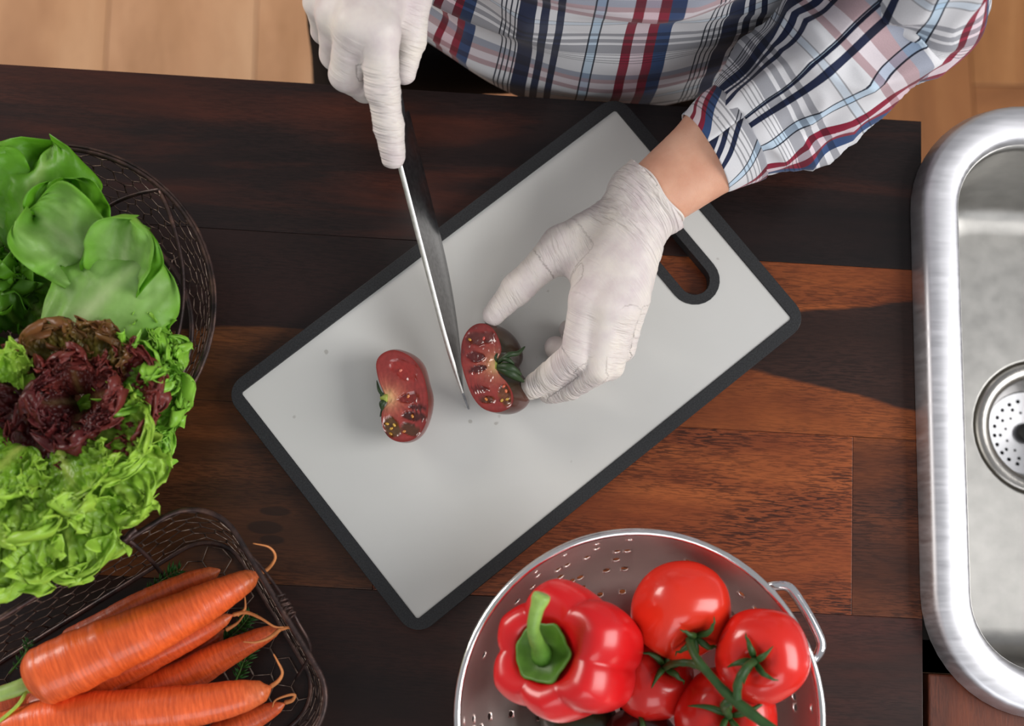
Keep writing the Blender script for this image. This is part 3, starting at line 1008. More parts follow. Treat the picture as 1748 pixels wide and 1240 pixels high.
# ------------------------------------------------------------------ tomatoes on the vine
def tomato(name, label, px, py, z, rpx, axis, col1, col2, group='tomatoes on the vine', seed=0, sepals=5, sep_len=0.018, sep_rot=0.0, squash=0.84):
    c = at(px, py, z); R = rpx / pxm(px, py, z)
    ax = frame(axis)
    n, m = 64, 36
    th = np.linspace(0, 2 * PI, n, endpoint=False)
    prof = cat_rom([(0.01, 0.80), (0.10, 0.81), (0.28, 0.905), (0.55, 0.90), (0.82, 0.66), (0.98, 0.28), (1.0, 0.0), (0.95, -0.35), (0.80, -0.66), (0.50, -0.89), (0.2, -0.95), (0.01, -0.94)], m)
    P, C = [], []
    for r, zz in prof:
        rib = 1 + 0.022 * np.cos(5 * th + seed) * sstep(0.1, 0.5, r) * (1 if zz > -0.3 else 0.5) + 0.012 * np.cos(2 * th + seed * 2)
        P.append(np.stack([r * rib * np.cos(th), r * rib * np.sin(th), np.full(n, zz * squash)], 1) * R @ ax + c)
        k = sstep(0.2, 0.85, zz) * 0.6
        C.append(np.tile(ncol(*col1) * (1 - k) + ncol(*col2) * k, (n, 1)))
    b = MB(); b.grid(np.array(P)[::-1], closed_u=True)
    o = b.build(name, M_tomato, None, col=np.array(C)[::-1].reshape(-1, 3))
    tag(o, label, 'tomato', group)
    top = np.array([0, 0, 0.80 * squash * R]) @ ax + c
    rnd = random.Random(seed + 5)
    for k in range(sepals):
        a = sep_rot + 2 * PI * k / sepals + rnd.uniform(-0.2, 0.2)
        L = sep_len * rnd.uniform(0.8, 1.2)
        pts = []
        for s_ in np.linspace(0, 1, 9):
            rr = s_ * L + 0.001
            zz = (0.81 + 0.12 * min(1, s_ * 2.2)) * squash * R + 0.0032 * math.sin(s_ * PI) + 0.0012 + (s_ ** 2) * rnd.uniform(-0.001, 0.004) - max(0, rr - 0.55 * R) ** 2 / R * 0.8
            pts.append(np.array([rr * math.cos(a + 0.3 * s_), rr * math.sin(a + 0.3 * s_), zz]) @ ax + c)
        w = np.array([0.0012, 0.0020, 0.0024, 0.0023, 0.0020, 0.0016, 0.0012, 0.0008, 0.0003])
        b = MB(); b.tube(pts, w, 6)
        b.build('sepal', M_calyx, o, col=ncol(44, 78, 30))
    return o, top, c


T1, top1, _ = tomato('vine_tomato', 'red tomato near the colander rim, just above the vine stalk', 1163, 1042, 0.084, 87, (0.22, -0.62, 0.62), (216, 44, 26), (214, 52, 28), seed=1, sep_rot=0.9)
T2, top2, _ = tomato('vine_tomato', 'red tomato beside the colander handle with star-shaped green calyx', 1302, 1120, 0.103, 81, (-0.42, -0.12, 0.88), (214, 34, 24), (212, 38, 26), seed=2, sep_rot=0.4)
T4, top4, _ = tomato('vine_tomato', 'red tomato under the vine stalk, cut off by the lower edge', 1240, 1226, 0.078, 86, (-0.12, 0.10, 0.98), (208, 34, 24), (206, 38, 26), seed=3, sep_len=0.022, sep_rot=0.2)
T3, top3, _ = tomato('vine_tomato', 'shaded red tomato low in the colander, half hidden behind the pepper', 1112, 1158, 0.058, 74, (0.30, 0.35, 0.88), (196, 30, 24), (194, 32, 24), seed=4, sep_rot=1.2)
T5, top5, _ = tomato('dark_tomato', 'dark purple tomato at the bottom of the colander, lower picture edge', 1092, 1272, 0.050, 66, (0.0, 0.3, 0.95), (70, 22, 18), (60, 22, 18), 'dark tomatoes', 6, sepals=4)
M_vine = tinted('vine_green', 0.5, 0.35, 0.0, (300, 0.25, 0.0004), var=0.25, vscale=120)
vine = empty('tomato_vine', at(1235, 1180, 0.10), 'dark green vine stalk linking the red tomatoes', 'vine')
vz = 0.128
for nm, pts, rad in (('main_stalk', [at(1176, 1092, 0.110), at(1186, 1120, vz - 0.006), at(1206, 1146, vz), at(1236, 1180, vz + 0.004), at(1262, 1203, vz + 0.008), at(1300, 1232, vz + 0.012), at(1340, 1262, vz + 0.014)], (0.0026, 0.0040)),
                     ('side_stalk', [top3 + np.array([0, 0, 0.003]), at(1150, 1133, 0.106), at(1180, 1133, 0.116), at(1206, 1144, vz - 0.001)], (0.0022, 0.0028)),
                     ('side_stalk', [top2 + np.array([-0.001, 0, 0.004]), at(1272, 1142, 0.142), at(1260, 1166, 0.141), at(1258, 1198, vz + 0.007)], (0.0026, 0.0032)),
                     ('side_stalk', [top4 + np.array([0, 0, 0.003]), at(1236, 1205, 0.124), at(1250, 1196, vz + 0.004)], (0.0026, 0.003))):
    p = cat_rom(pts, 28)
    b = MB(); b.tube(p, np.linspace(*rad, 28) * (1 + 0.12 * noise(np.arange(28) * 0.5, 0, 0, 4)), 10)
    b.build(nm, M_vine, vine, col=ncol(42, 72, 32))
b = MB()
for k in range(1):
    p = cat_rom([at(930, 1262, 0.036), at(985, 1240, 0.034), at(1046, 1262, 0.034)], 30)
    t_ = np.linspace(0, 1, 30)
    b.tube(p, 0.021 * np.clip(1 - np.abs(2 * t_ - 1) ** 6, 0.02, 1) ** 0.5, 24)
tag(b.build('cucumber', tinted('cucumber_skin', 0.3, 0.5, 0.0, (90, 0.15, 0.001), var=0.3, vscale=60), None, col=ncol(24, 40, 20)), 'dark green cucumber lying beneath the red pepper', 'cucumber')

# ------------------------------------------------------------------ wire baskets
M_wire = NT('rusty_wire')
wn = M_wire.noise(M_wire.coord('Object'), 90, 4)
M_wire.bump(M_wire.noise(M_wire.coord('Object'), 700, 3), 0.3, 0.0006)
M_wire = M_wire.set(M_wire.ramp(wn, [(0.35, srgb(44, 36, 36)), (0.55, srgb(74, 56, 52)), (0.72, srgb(104, 78, 68))]), 0.42, 0.55, 0.5)
M_thin = NT('thin_wire')
tn = M_thin.noise(M_thin.coord('Object'), 150, 3)
M_thin = M_thin.set(M_thin.ramp(tn, [(0.35, srgb(50, 40, 36)), (0.55, srgb(104, 86, 76)), (0.72, srgb(156, 140, 128))]), 0.4, 0.6, 0.5)


def hex_net(fn, nu, nv, closed, seed=0, r=0.00042, jit=0.12):
    """chicken wire over a surface fn(u in 0..1, v in 0..1)"""
    rnd = random.Random(seed)
    b = MB()
    pts = {}

    def P(i, j):
        if closed: i = i % (2 * nu)
        if (i, j) not in pts:
            off = 0.33 if (i + j) % 2 == 0 else -0.33
            u = (i + rnd.uniform(-jit, jit)) / (2 * nu); v = (j + 0.5 + off * 0.5 + rnd.uniform(-jit, jit)) / nv
            pts[(i, j)] = fn(u, min(max(v, 0), 1))
        return pts[(i, j)]
    for j in range(nv):
        for i in range(2 * nu):
            a = P(i, j)
            if closed or i + 1 <= 2 * nu: b.tube([a, P(i + 1, j)], r, 4, caps=False)
            if (i + j) % 2 == 0 and j + 1 < nv: b.tube([a, P(i, j + 1)], r * 1.7, 4, caps=False)
    return b


def ring_pts(fn, n=96): return np.array([fn(k / n) for k in range(n)])


# round basket
RZ = 0.085
rb_c = at(77, 525, RZ); rb_R = 285 / pxm(200, 525, RZ)
basket1 = empty('round_wire_basket', (rb_c[0], rb_c[1], TZ), 'round rusty chicken-wire basket filled with lettuce heads', 'basket')


def rb(u, v, extra=0.0):
    r = rb_R * (0.74 + 0.26 * v ** 0.7) + extra
    return np.array([rb_c[0] + r * math.cos(2 * PI * u), rb_c[1] + r * math.sin(2 * PI * u), TZ + 0.003 + v * (RZ - 0.003)])


b = MB(); b.tube(ring_pts(lambda u: rb(u, 1)) + np.array([0, 0, 0.0]), 0.0022, 8, closed=True)
b.tube(ring_pts(lambda u: rb(u, 1, 0.0016) + np.array([0, 0, 0.0022 + 0.0006 * math.sin(u * 300)])), 0.0010, 6, closed=True)
b.build('rim', M_wire, basket1)
b = MB(); b.tube(ring_pts(lambda u: rb(u, 0)), 0.0020, 8, closed=True)
b.build('base_ring', M_wire, basket1)
hex_net(rb, 46, 7, True, 3).build('wire_mesh', M_thin, basket1)['kind'] = 'stuff'
bb = hex_net(lambda u, v: np.array([rb_c[0] + (u - 0.5) * rb_R * 1.30, rb_c[1] + (v - 0.5) * rb_R * 1.1, TZ + 0.0035]), 11, 11, False, 4)
bb.build('base_mesh', M_thin, basket1)['kind'] = 'stuff'
b = MB(); b.tube(cat_rom([at(273, 325, RZ - 0.001), at(292, 372, RZ - 0.004), at(309, 440, RZ - 0.008), at(313, 500, RZ - 0.010), at(306, 560, RZ - 0.010), at(288, 622, RZ - 0.008), at(268, 690, RZ - 0.002)], 40), 0.0017, 8)
b.build('handle', M_wire, basket1)
b = MB(); b.tube(cat_rom([at(275, 323, RZ), at(240, 330, RZ - 0.008), at(205, 342, RZ - 0.022), at(170, 362, RZ - 0.05)], 20), 0.0015, 8)
b.build('strut', M_wire, basket1)

# long basket
LZ = 0.078
lc = at(357, 836, LZ); ld1 = at(590, 1222, LZ) - lc
lv = ld1[:2] / np.linalg.norm(ld1[:2]); lu = np.array([lv[1], -lv[0]])
if lu[0] > 0: lu = -lu
LW, LL = np.linalg.norm(ld1[:2]), 0.29
l_c = lc[:2] + lv * LW / 2 + lu * LL / 2
lrr = rrect(LL / 2, LW / 2, 0.036, 14)
seg = np.linalg.norm(np.roll(lrr, -1, 0) - lrr, axis=1); cum = np.concatenate([[0], np.cumsum(seg)]); per = cum[-1]
lrr_c = np.vstack([lrr, lrr[:1]])
basket2 = empty('long_wire_basket', (l_c[0], l_c[1], TZ), 'oblong rusty chicken-wire basket holding carrots', 'basket')


def lb(u, v, ex=0.0):
    s_ = (u % 1.0) * per
    x = np.interp(s_, cum, lrr_c[:, 0]); y = np.interp(s_, cum, lrr_c[:, 1])
    k = 0.84 + 0.16 * v ** 0.8
    w = l_c + lu * (x * (1 - (1 - k) * 0.6)) + lv * (y * k)
    return np.array([w[0], w[1], TZ + 0.003 + v * (LZ - 0.003) + ex])


b = MB(); b.tube(ring_pts(lambda u: lb(u, 1), 160), 0.0019, 8, closed=True)
b.build('rim', M_wire, basket2)
b = MB(); b.tube(ring_pts(lambda u: lb(u, 0), 120), 0.0017, 8, closed=True)
b.build('base_ring', M_wire, basket2)
hex_net(lb, 50, 6, True, 5).build('wire_mesh', M_thin, basket2)['kind'] = 'stuff'
hex_net(lambda u, v: np.array([*(l_c + lu * (u - 0.5) * LL * 0.86 + lv * (v - 0.5) * LW * 0.80), TZ + 0.0035]), 14, 9, False, 6).build('base_mesh', M_thin, basket2)['kind'] = 'stuff'
b = MB(); b.tube(cat_rom([at(213, 917, LZ), at(238, 938, LZ - 0.012), at(262, 962, LZ - 0.03), at(283, 990, LZ - 0.055)], 20), 0.0015, 8)
b.tube(cat_rom([at(206, 921, LZ + 0.002), at(215, 920, LZ + 0.0035), at(222, 912, LZ + 0.003), at(232, 904, LZ + 0.002)], 12), 0.0024, 8)
b.build('strut', M_wire, basket2)
b = MB()
for q in ((484, 1026), (492, 1040)):
    c_ = at(*q, LZ); tt = np.linspace(0, 6 * PI, 60)
    ax = np.array([*lv, 0.0]); nx = np.array([*lu, 0.0]); nz_ = np.array([0, 0, 1.0])
    b.tube([c_ + ax * (0.0006 * t - 0.005) + (nx * math.cos(t) + nz_ * math.sin(t)) * 0.0027 for t in tt], 0.0007, 5)
b.tube(cat_rom([at(405, 935, LZ - 0.004), at(440, 962, LZ - 0.006), at(486, 1024, LZ - 0.006), at(508, 1062, LZ - 0.006), at(530, 1110, LZ - 0.02), at(505, 1160, LZ - 0.06)], 40), 0.0011, 6)
b.build('wire_tie', M_wire, basket2)

# ------------------------------------------------------------------ carrots
M_car = NT('carrot_skin')
ca_ = M_car.n('ShaderNodeVertexColor', layer_name='tint')
uvm = M_car.coord('UV', (7, 520, 1))
lines = M_car.noise(uvm, 1.0, 3, 0.6)
lcol = M_car.ramp(lines, [(0.38, (0.80, 0.72, 0.66, 1)), (0.55, (1.0, 1.0, 1.0, 1)), (0.74, (1.14, 1.30, 1.45, 1))])
blot = M_car.ramp(M_car.noise(M_car.coord('Object'), 45, 4), [(0.3, (0.86, 0.82, 0.8, 1)), (0.7, (1.1, 1.12, 1.12, 1))])
M_car.bump(lines, 0.35, 0.0012)
M_car.b.inputs['Coat Weight'].default_value = 0.15
M_car.b.inputs['Subsurface Weight'].default_value = 0.08
M_car.b.inputs['Subsurface Radius'].default_value = (0.006, 0.003, 0.001)
M_car.b.inputs['Subsurface Scale'].default_value = 1.0
M_car = M_car.set(M_car.mix(1.0, M_car.mix(1.0, ca_.outputs[0], lcol, 'MULTIPLY'), blot, 'MULTIPLY'), 0.34, 0, 0.45)
M_tail = tinted('carrot_root_hair', 0.55, 0.3, var=0.2)
M_stalk = tinted('carrot_stalk', 0.45, 0.4, var=0.2)


def carrot(label, pts, tails=(), stalk=None, col=(232, 98, 42), seed=0):
    """pts: (px, py, z, width px)"""
    W = np.array([at(p[0], p[1], p[2]) for p in pts])
    R = np.array([p[3] / 2 / pxm(p[0], p[1], p[2]) for p in pts])
    n = 90
    path = cat_rom(W, n); rad = cat_rom(np.stack([R, R, R], 1), n)[:, 0]
    L = np.concatenate([[0], np.cumsum(np.linalg.norm(np.diff(path, axis=0), axis=1))])
    r0 = rad[0]
    head = np.clip(L / (r0 * 0.55), 0, 1)
    rad = rad * (0.35 + 0.65 * np.sqrt(np.clip(1 - (1 - head) ** 2, 0, 1)))
    rad *= 1 + 0.035 * noise(L * 90, seed, 0, 2) + 0.018 * noise(L * 330, seed, 0, 3)
    tipd = (L[-1] - L) / 0.006
    rad *= np.sqrt(np.clip(tipd, 0.02, 1))
    b = MB(); b.tube(path, rad, 28)
    k = np.repeat(L / L[-1], 28)[:, None]
    nz = noise(np.repeat(L * 60, 28), np.tile(np.arange(28) * 0.35, n), seed, 6)[:, None]
    head_m = (1 - sstep(0.0, 0.10, k)) * 0.35
    C = ncol(*col) * (0.94 + 0.08 * nz)
    C = C * (1 - head_m) + ncol(196, 112, 70) * head_m
    tipm = sstep(0.86, 1.0, k) * 0.5
    C = C * (1 - tipm) + ncol(218, 128, 74) * tipm
    o = b.build('carrot', M_car, None, col=C)
    tag(o, label, 'carrot', 'carrots in the long basket')
    for t in tails:
        w = cat_rom([at(*q) for q in t], 24)
        b = MB(); b.tube(w, np.linspace(0.0016, 0.0004, 24) if t[0][2] >= 0 else 0.0006, 6)
        b.build('root_tail', M_tail, o, col=ncol(206, 132, 78))
    if stalk:
        for t, r, cc in stalk:
            w = cat_rom([at(*q) for q in t], 14)
            b = MB(); b.tube(w, np.linspace(r, r * 0.8, 14), 9)
            b.build('stalk', M_stalk, o, col=ncol(*cc))
    return o


carrot('thickest carrot, lying on top of the pile with its green stalk', [(54, 1166, 0.0730, 92), (70, 1157, 0.0740, 104), (110, 1139, 0.0740, 106), (180, 1108, 0.0735, 100), (260, 1073, 0.0720, 86), (330, 1040, 0.0700, 72), (400, 1003, 0.0660, 50), (442, 979, 0.0640, 22)],
       [[(440, 981, 0.064), (458, 971, 0.066), (470, 952, 0.072), (460, 935, 0.078), (432, 928, 0.080)]],
       [([(58, 1165, 0.062), (30, 1176, 0.066), (-20, 1192, 0.066)], 0.0062, (150, 178, 96)), ([(48, 1172, 0.066), (34, 1200, 0.070), (6, 1226, 0.072), (-20, 1246, 0.07)], 0.0014, (150, 176, 60)),
        ([(50, 1158, 0.058), (40, 1140, 0.066), (46, 1108, 0.07)], 0.0010, (70, 104, 40))], seed=1)
carrot('slim carrot behind the thickest carrot, nearest the lettuce', [(110, 1098, 0.042, 40), (170, 1070, 0.043, 46), (240, 1032, 0.045, 44), (310, 1000, 0.047, 38), (352, 984, 0.048, 30), (376, 973, 0.049, 16)], col=(214, 92, 44), seed=2)
carrot('long thin carrot tucked directly under the thickest carrot', [(48, 1212, 0.0380, 40), (90, 1200, 0.0380, 58), (180, 1160, 0.0410, 58), (260, 1120, 0.0440, 52), (330, 1083, 0.0470, 44), (370, 1064, 0.0480, 30), (398, 1050, 0.0490, 12)],
       [[(398, 1050, 0.048), (420, 1046, 0.050), (445, 1056, 0.052), (468, 1070, 0.052), (484, 1071, 0.05)], [(405, 1050, 0.048), (418, 1040, 0.05), (418, 1018, 0.052)]], col=(220, 88, 40), seed=3)
carrot('small carrot in the middle gap of the pile', [(205, 1188, 0.0150, 36), (260, 1158, 0.0160, 40), (320, 1123, 0.0180, 38), (364, 1092, 0.0190, 28), (386, 1076, 0.0200, 12)],
       [[(386, 1076, 0.035), (405, 1064, 0.036), (418, 1048, 0.04)]], col=(204, 78, 38), seed=4)
carrot('curved carrot with a forked root tip below the leaf sprig', [(200, 1208, 0.0300, 54), (240, 1190, 0.0310, 62), (310, 1158, 0.0340, 60), (370, 1125, 0.0360, 52), (430, 1095, 0.0380, 36), (462, 1080, 0.0390, 24), (482, 1073, 0.0400, 12)],
       [[(480, 1074, 0.046), (492, 1072, 0.048), (498, 1075, 0.05)], [(478, 1075, 0.046), (458, 1090, 0.054), (436, 1097, 0.058), (415, 1096, 0.058)]], col=(230, 98, 44), seed=5)
carrot('broad carrot along the lower edge with an upturned root', [(-10, 1250, 0.0600, 60), (60, 1236, 0.0610, 76), (150, 1222, 0.0620, 78), (250, 1214, 0.0620, 74), (340, 1204, 0.0620, 70), (410, 1190, 0.0620, 56), (446, 1181, 0.0620, 38), (463, 1174, 0.0620, 22)],
       [[(462, 1173, 0.058), (476, 1162, 0.062), (482, 1148, 0.066), (474, 1130, 0.068), (467, 1117, 0.068)]], col=(230, 98, 46), seed=6)
carrot('small carrot poking out at the lower edge by the wire', [(360, 1262, 0.036, 46), (410, 1238, 0.037, 44), (448, 1220, 0.038, 34), (478, 1206, 0.039, 18), (488, 1200, 0.039, 8)],
       [[(487, 1200, 0.039), (499, 1196, 0.042), (503, 1187, 0.045), (490, 1188, 0.048), (470, 1196, 0.05), (465, 1208, 0.05)]], col=(224, 96, 48), seed=7)
carrot('carrot mostly hidden under the green stalk at the left', [(-60, 1222, 0.0190, 60), (0, 1206, 0.0190, 66), (60, 1190, 0.0190, 62), (120, 1172, 0.0190, 50), (180, 1150, 0.0190, 34), (220, 1132, 0.0190, 16)], col=(196, 88, 48), seed=8)

# carrot leaf sprigs
M_frond = tinted('carrot_leaf_green', 0.5, 0.3, 0.25, var=0.25, vscale=200)


def sprig(label, pts, n=9, size=0.009, seed=0):
    rnd = random.Random(seed)
    w = cat_rom([at(*q) for q in pts], 20)
    root = empty('carrot_leaf', w[0], label, 'leaf', 'carrot leaf sprigs')
    b = MB(); b.tube(w, np.linspace(0.0009, 0.0004, 20), 6)
    b.build('leaf_stalk', M_frond, root, col=ncol(74, 112, 48))
    bl = MB()
    for k in range(n):
        i = int(4 + 15 * k / max(1, n - 1))
        p = w[i]; tg = w[i] - w[i - 2]; tg /= np.linalg.norm(tg)
        sd = np.cross(tg, [0, 0, 1]); sd /= np.linalg.norm(sd)
        for sg in (-1, 1):
            L = size * rnd.uniform(0.7, 1.2)
            for q in (-0.5, 0.0, 0.5):
                d = tg * (0.7 + 0.3 * abs(q)) + sd * sg * (0.9 - 0.6 * q) + np.array([0, 0, rnd.uniform(-0.1, 0.5)])
                d /= np.linalg.norm(d)
                e = np.cross(d, [0, 0, 1]); e /= np.linalg.norm(e)
                l2 = L * (1 - 0.35 * abs(q))
                bl.add([p, p + d * l2 * 0.5 + e * l2 * 0.10, p + d * l2, p + d * l2 * 0.5 - e * l2 * 0.10], [(0, 1, 2, 3)])
    bl.build('leaflets', M_frond, root, col=ncol(46, 92, 36), solid=0.0002)
    return root


sprig('feathery carrot leaf sprig beside the slim rear carrot', [(236, 1022, 0.030), (262, 1002, 0.034), (286, 985, 0.038), (304, 975, 0.04)], seed=1)
sprig('feathery carrot leaf sprig between the carrot tips', [(368, 1108, 0.022), (392, 1090, 0.026), (412, 1070, 0.03), (424, 1054, 0.032)], seed=2)
sprig('feathery carrot leaf sprig above the broad lower carrot', [(398, 1172, 0.02), (408, 1150, 0.024), (416, 1130, 0.028), (424, 1114, 0.03)], 7, seed=3)
sprig('feathery carrot leaf sprig by the thick green stalk', [(16, 1150, 0.05), (30, 1134, 0.056), (44, 1114, 0.06), (50, 1098, 0.06)], 6, 0.006, seed=4)

# ------------------------------------------------------------------ lettuces
M_leaf = tinted('butterhead_leaf', 0.46, 0.35, 0.28, (70, 0.45, 0.002), var=0.14, vscale=60)
M_frill = tinted('frilly_leaf', 0.36, 0.4, 0.28, (120, 0.3, 0.002), var=0.16, vscale=80)


def leaf(parent, base, az, L, W, p0, p1, cup=0.5, ruf=(0.004, 5.0), frill=0.0, tw=0.0, seed=0, cols=None, mat=None, nS=36, nV=33, exp=1.0, wexp=0.5, tipx=8):
    s_ = np.linspace(0, 1, nS); v = np.linspace(-1, 1, nV)
    mid = np.zeros((nS, 3)); dirs = np.zeros((nS, 3))
    p = np.array(base, float)
    for i, s0 in enumerate(s_):
        pt = math.radians(p0 + (p1 - p0) * s0 ** exp); a = math.radians(az + tw * s0)
        d = np.array([math.cos(pt) * math.cos(a), math.cos(pt) * math.sin(a), math.sin(pt)])
        if i: p = p + d * L / (nS - 1)
        mid[i] = p; dirs[i] = d
    side = np.stack([-np.sin(np.radians(az + tw * s_)), np.cos(np.radians(az + tw * s_)), 0 * s_], 1)
    nrm = np.cross(dirs, side)
    w = W * (0.16 * (1 - s_) + (s_ ** wexp) * np.sqrt(np.clip(1 - s_ ** tipx, 0.0, 1)))
    S, V = np.meshgrid(s_, v, indexing='ij')
    q = np.arctan2(V, (S - 0.5) * 2)
    edge = np.maximum(np.abs(V), np.clip((S - 0.5) * 2, 0, 1)) * sstep(0.0, 0.35, S)
    ca = max(abs(cup), 0.05)
    lat = np.sin(ca * V) / ca; up = (1 - np.cos(ca * V)) / ca * (1 if cup >= 0 else -1)
    ww = w[:, None]
    amp = ruf[0]
    wob = 1.2 * noise(q * 1.7 + seed, S * 2, seed, 13)
    dn = amp * edge ** 2 * (np.sin(q * ruf[1] + seed + wob) + 0.5 * np.sin(q * ruf[1] * 2.3 + seed * 2 + 2 * wob)) + amp * 0.45 * fbm(S * 5, V * 4, seed, 11, 3) * (0.4 + edge)
    P = mid[:, None, :] + side[:, None, :] * (ww * lat)[..., None]
    tang = -np.sin(q)[..., None] * dirs[:, None, :] + np.cos(q)[..., None] * side[:, None, :]
    outw = np.cos(q)[..., None] * dirs[:, None, :] + np.sin(q)[..., None] * side[:, None, :]
    if frill:
        e3, e6 = edge ** 4, edge ** 8
        f1 = 13 * q + seed + 1.5 * noise(q * 3, seed, S, 3)
        f2 = 34 * q + 3 * seed + 2.2 * noise(q * 8, seed + 3, S * 2, 4)
        f3 = 83 * q + 5 * seed + 2.5 * noise(q * 17, seed + 7, S * 2, 5)
        a1 = 0.62 * frill * e3 * (0.75 + 0.5 * noise(q * 4, seed, 0, 14)); a2 = frill * 0.78 * e3 * edge * (0.7 + 0.6 * noise(q * 9, seed, 1, 15)); a3 = frill * 0.36 * e6
        dn = dn + a1 * np.sin(f1) + a2 * np.sin(f2) + a3 * np.sin(f3) + frill * 0.75 * edge * fbm(S * 13, V * 11, seed, 6, 2)
        P = P + tang * (0.9 * a1 * np.cos(f1 * 1.0 + 0.8) + 1.1 * a2 * np.cos(f2 + 0.9) + 1.0 * a3 * np.cos(f3 + 0.6))[..., None]
        P = P + outw * (0.55 * a2 * np.sin(f2 * 0.5 + seed) + 1.3 * frill * e6 * noise(q * 14, seed, 2, 16) + 0.5 * a3 * np.sin(f3 * 0.7))[..., None]
    P = P + nrm[:, None, :] * (ww * up + dn)[..., None]
    c_rib, c_mid, c_edge = [ncol(*c) for c in cols]
    rib = np.exp(-(V / (0.07 + 0.10 * (1 - S))) ** 2) * (1 - 0.8 * S)
    vein = np.clip(np.cos((np.abs(V) * 2.2 - S * 3.2) * 9 + seed), 0, 1) ** 14 * 0.14
    k = np.clip(edge ** 2 + 0.25 * fbm(S * 6, V * 5, seed, 5, 2), 0, 1)[..., None]
    C = c_mid * (1 - k) + c_edge * k
    r_ = np.clip(rib + vein * (1 - edge), 0, 1)[..., None]
    C = C * (1 - r_) + c_rib * r_
    P[..., 2] = np.maximum(P[..., 2], TZ + 0.006)
    b = MB(); b.grid(P)
    return b.build('leaf', mat or M_leaf, parent, col=C.reshape(-1, 3), solid=0.0004)


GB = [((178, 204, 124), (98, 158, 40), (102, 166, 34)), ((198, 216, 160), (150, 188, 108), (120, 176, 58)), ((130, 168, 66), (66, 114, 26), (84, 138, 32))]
butter = empty('butterhead_lettuce', at(60, 460, 0.01), 'smooth-leaved green butterhead lettuce in the round basket', 'lettuce')
bc = at(30, 480, 0.03)
o3 = lambda px, py, z: at(px, py, z)
# outer leaves
leaf(butter, o3(88, 600, 0.094), 45, 0.100, 0.050, 24, -6, -0.6, (0.006, 3), seed=1.0, cols=GB[1], wexp=0.4)
leaf(butter, o3(185, 520, 0.072), 50, 0.074, 0.034, 66, 10, 0.9, (0.006, 3), seed=2.0, cols=GB[0])
leaf(butter, o3(210, 505, 0.075), 66, 0.072, 0.032, 70, 34, 1.0, (0.005, 4), seed=2.6, cols=GB[1])
leaf(butter, o3(40, 440, 0.070), 72, 0.086, 0.050, 52, -14, -0.4, (0.010, 4), seed=3.0, cols=GB[0])
leaf(butter, o3(190, 480, 0.070), 140, 0.080, 0.040, 72, 2, 0.8, (0.009, 4), seed=5.1, cols=GB[1])
leaf(butter, o3(150, 440, 0.068), 100, 0.064, 0.036, 70, 14, 0.8, (0.009, 4), seed=5.7, cols=GB[0])
leaf(butter, o3(10, 420, 0.070), 112, 0.070, 0.046, 50, 0, 0.4, (0.009, 4), seed=4.2, cols=GB[0])
leaf(butter, o3(-30, 400, 0.06), 150, 0.085, 0.05, 45, 5, 0.4, (0.008, 4), seed=7.7, cols=GB[0])
leaf(butter, o3(-40, 520, 0.06), 200, 0.085, 0.05, 45, 5, 0.4, (0.008, 4), seed=8.1, cols=GB[0])
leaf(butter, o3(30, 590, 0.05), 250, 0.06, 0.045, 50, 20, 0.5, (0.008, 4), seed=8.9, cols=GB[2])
# heart
rnd = random.Random(12)
for k in range(24):
    a = k * 137.5
    r = 0.006 + 0.0021 * k
    b0 = o3(40, 500, 0.025)
    base = b0 + np.array([math.cos(math.radians(a)) * r * 0.6, math.sin(math.radians(a)) * r * 0.6, 0])
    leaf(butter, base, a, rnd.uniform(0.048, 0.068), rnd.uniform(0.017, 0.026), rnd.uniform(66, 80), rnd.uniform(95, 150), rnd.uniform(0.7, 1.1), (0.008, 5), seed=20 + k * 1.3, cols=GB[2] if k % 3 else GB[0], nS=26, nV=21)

GF = [((176, 206, 100), (100, 160, 44), (150, 204, 70)), ((186, 204, 100), (118, 168, 44), (176, 214, 80)), ((180, 202, 100), (110, 164, 42), (164, 208, 74))]
GR = [((130, 100, 60), (92, 38, 34), (128, 56, 50)), ((110, 90, 60), (72, 26, 28), (106, 44, 44)), ((140, 140, 60), (104, 98, 40), (128, 84, 48))]
fr1 = empty('frilly_lettuce', at(220, 640, 0.02), 'bright green frilly lettuce at the basket rim, right of the red lettuce', 'lettuce', 'frilly lettuces')
for az, L, W, p0, p1, q, z in ((14, 0.064, 0.032, 30, 0, (170, 640), 0.075), (-12, 0.068, 0.034, 34, -12, (165, 662), 0.075), (-38, 0.066, 0.034, 30, -10, (160, 690), 0.072),
                               (34, 0.052, 0.028, 40, 10, (180, 640), 0.075), (0, 0.050, 0.030, 55, 12, (175, 650), 0.085), (-58, 0.060, 0.032, 30, 0, (170, 710), 0.075)):
    leaf(fr1, o3(*q, z), az, L, W, p0, p1, 0.35, (0.004, 5), 0.0062, seed=az * 0.37 + 40, cols=GF[0], mat=M_frill, nS=80, nV=101)
fr2 = empty('frilly_lettuce', at(70, 800, 0.02), 'large frilly yellow-green lettuce hanging over the basket edge above the carrots', 'lettuce', 'frilly lettuces')
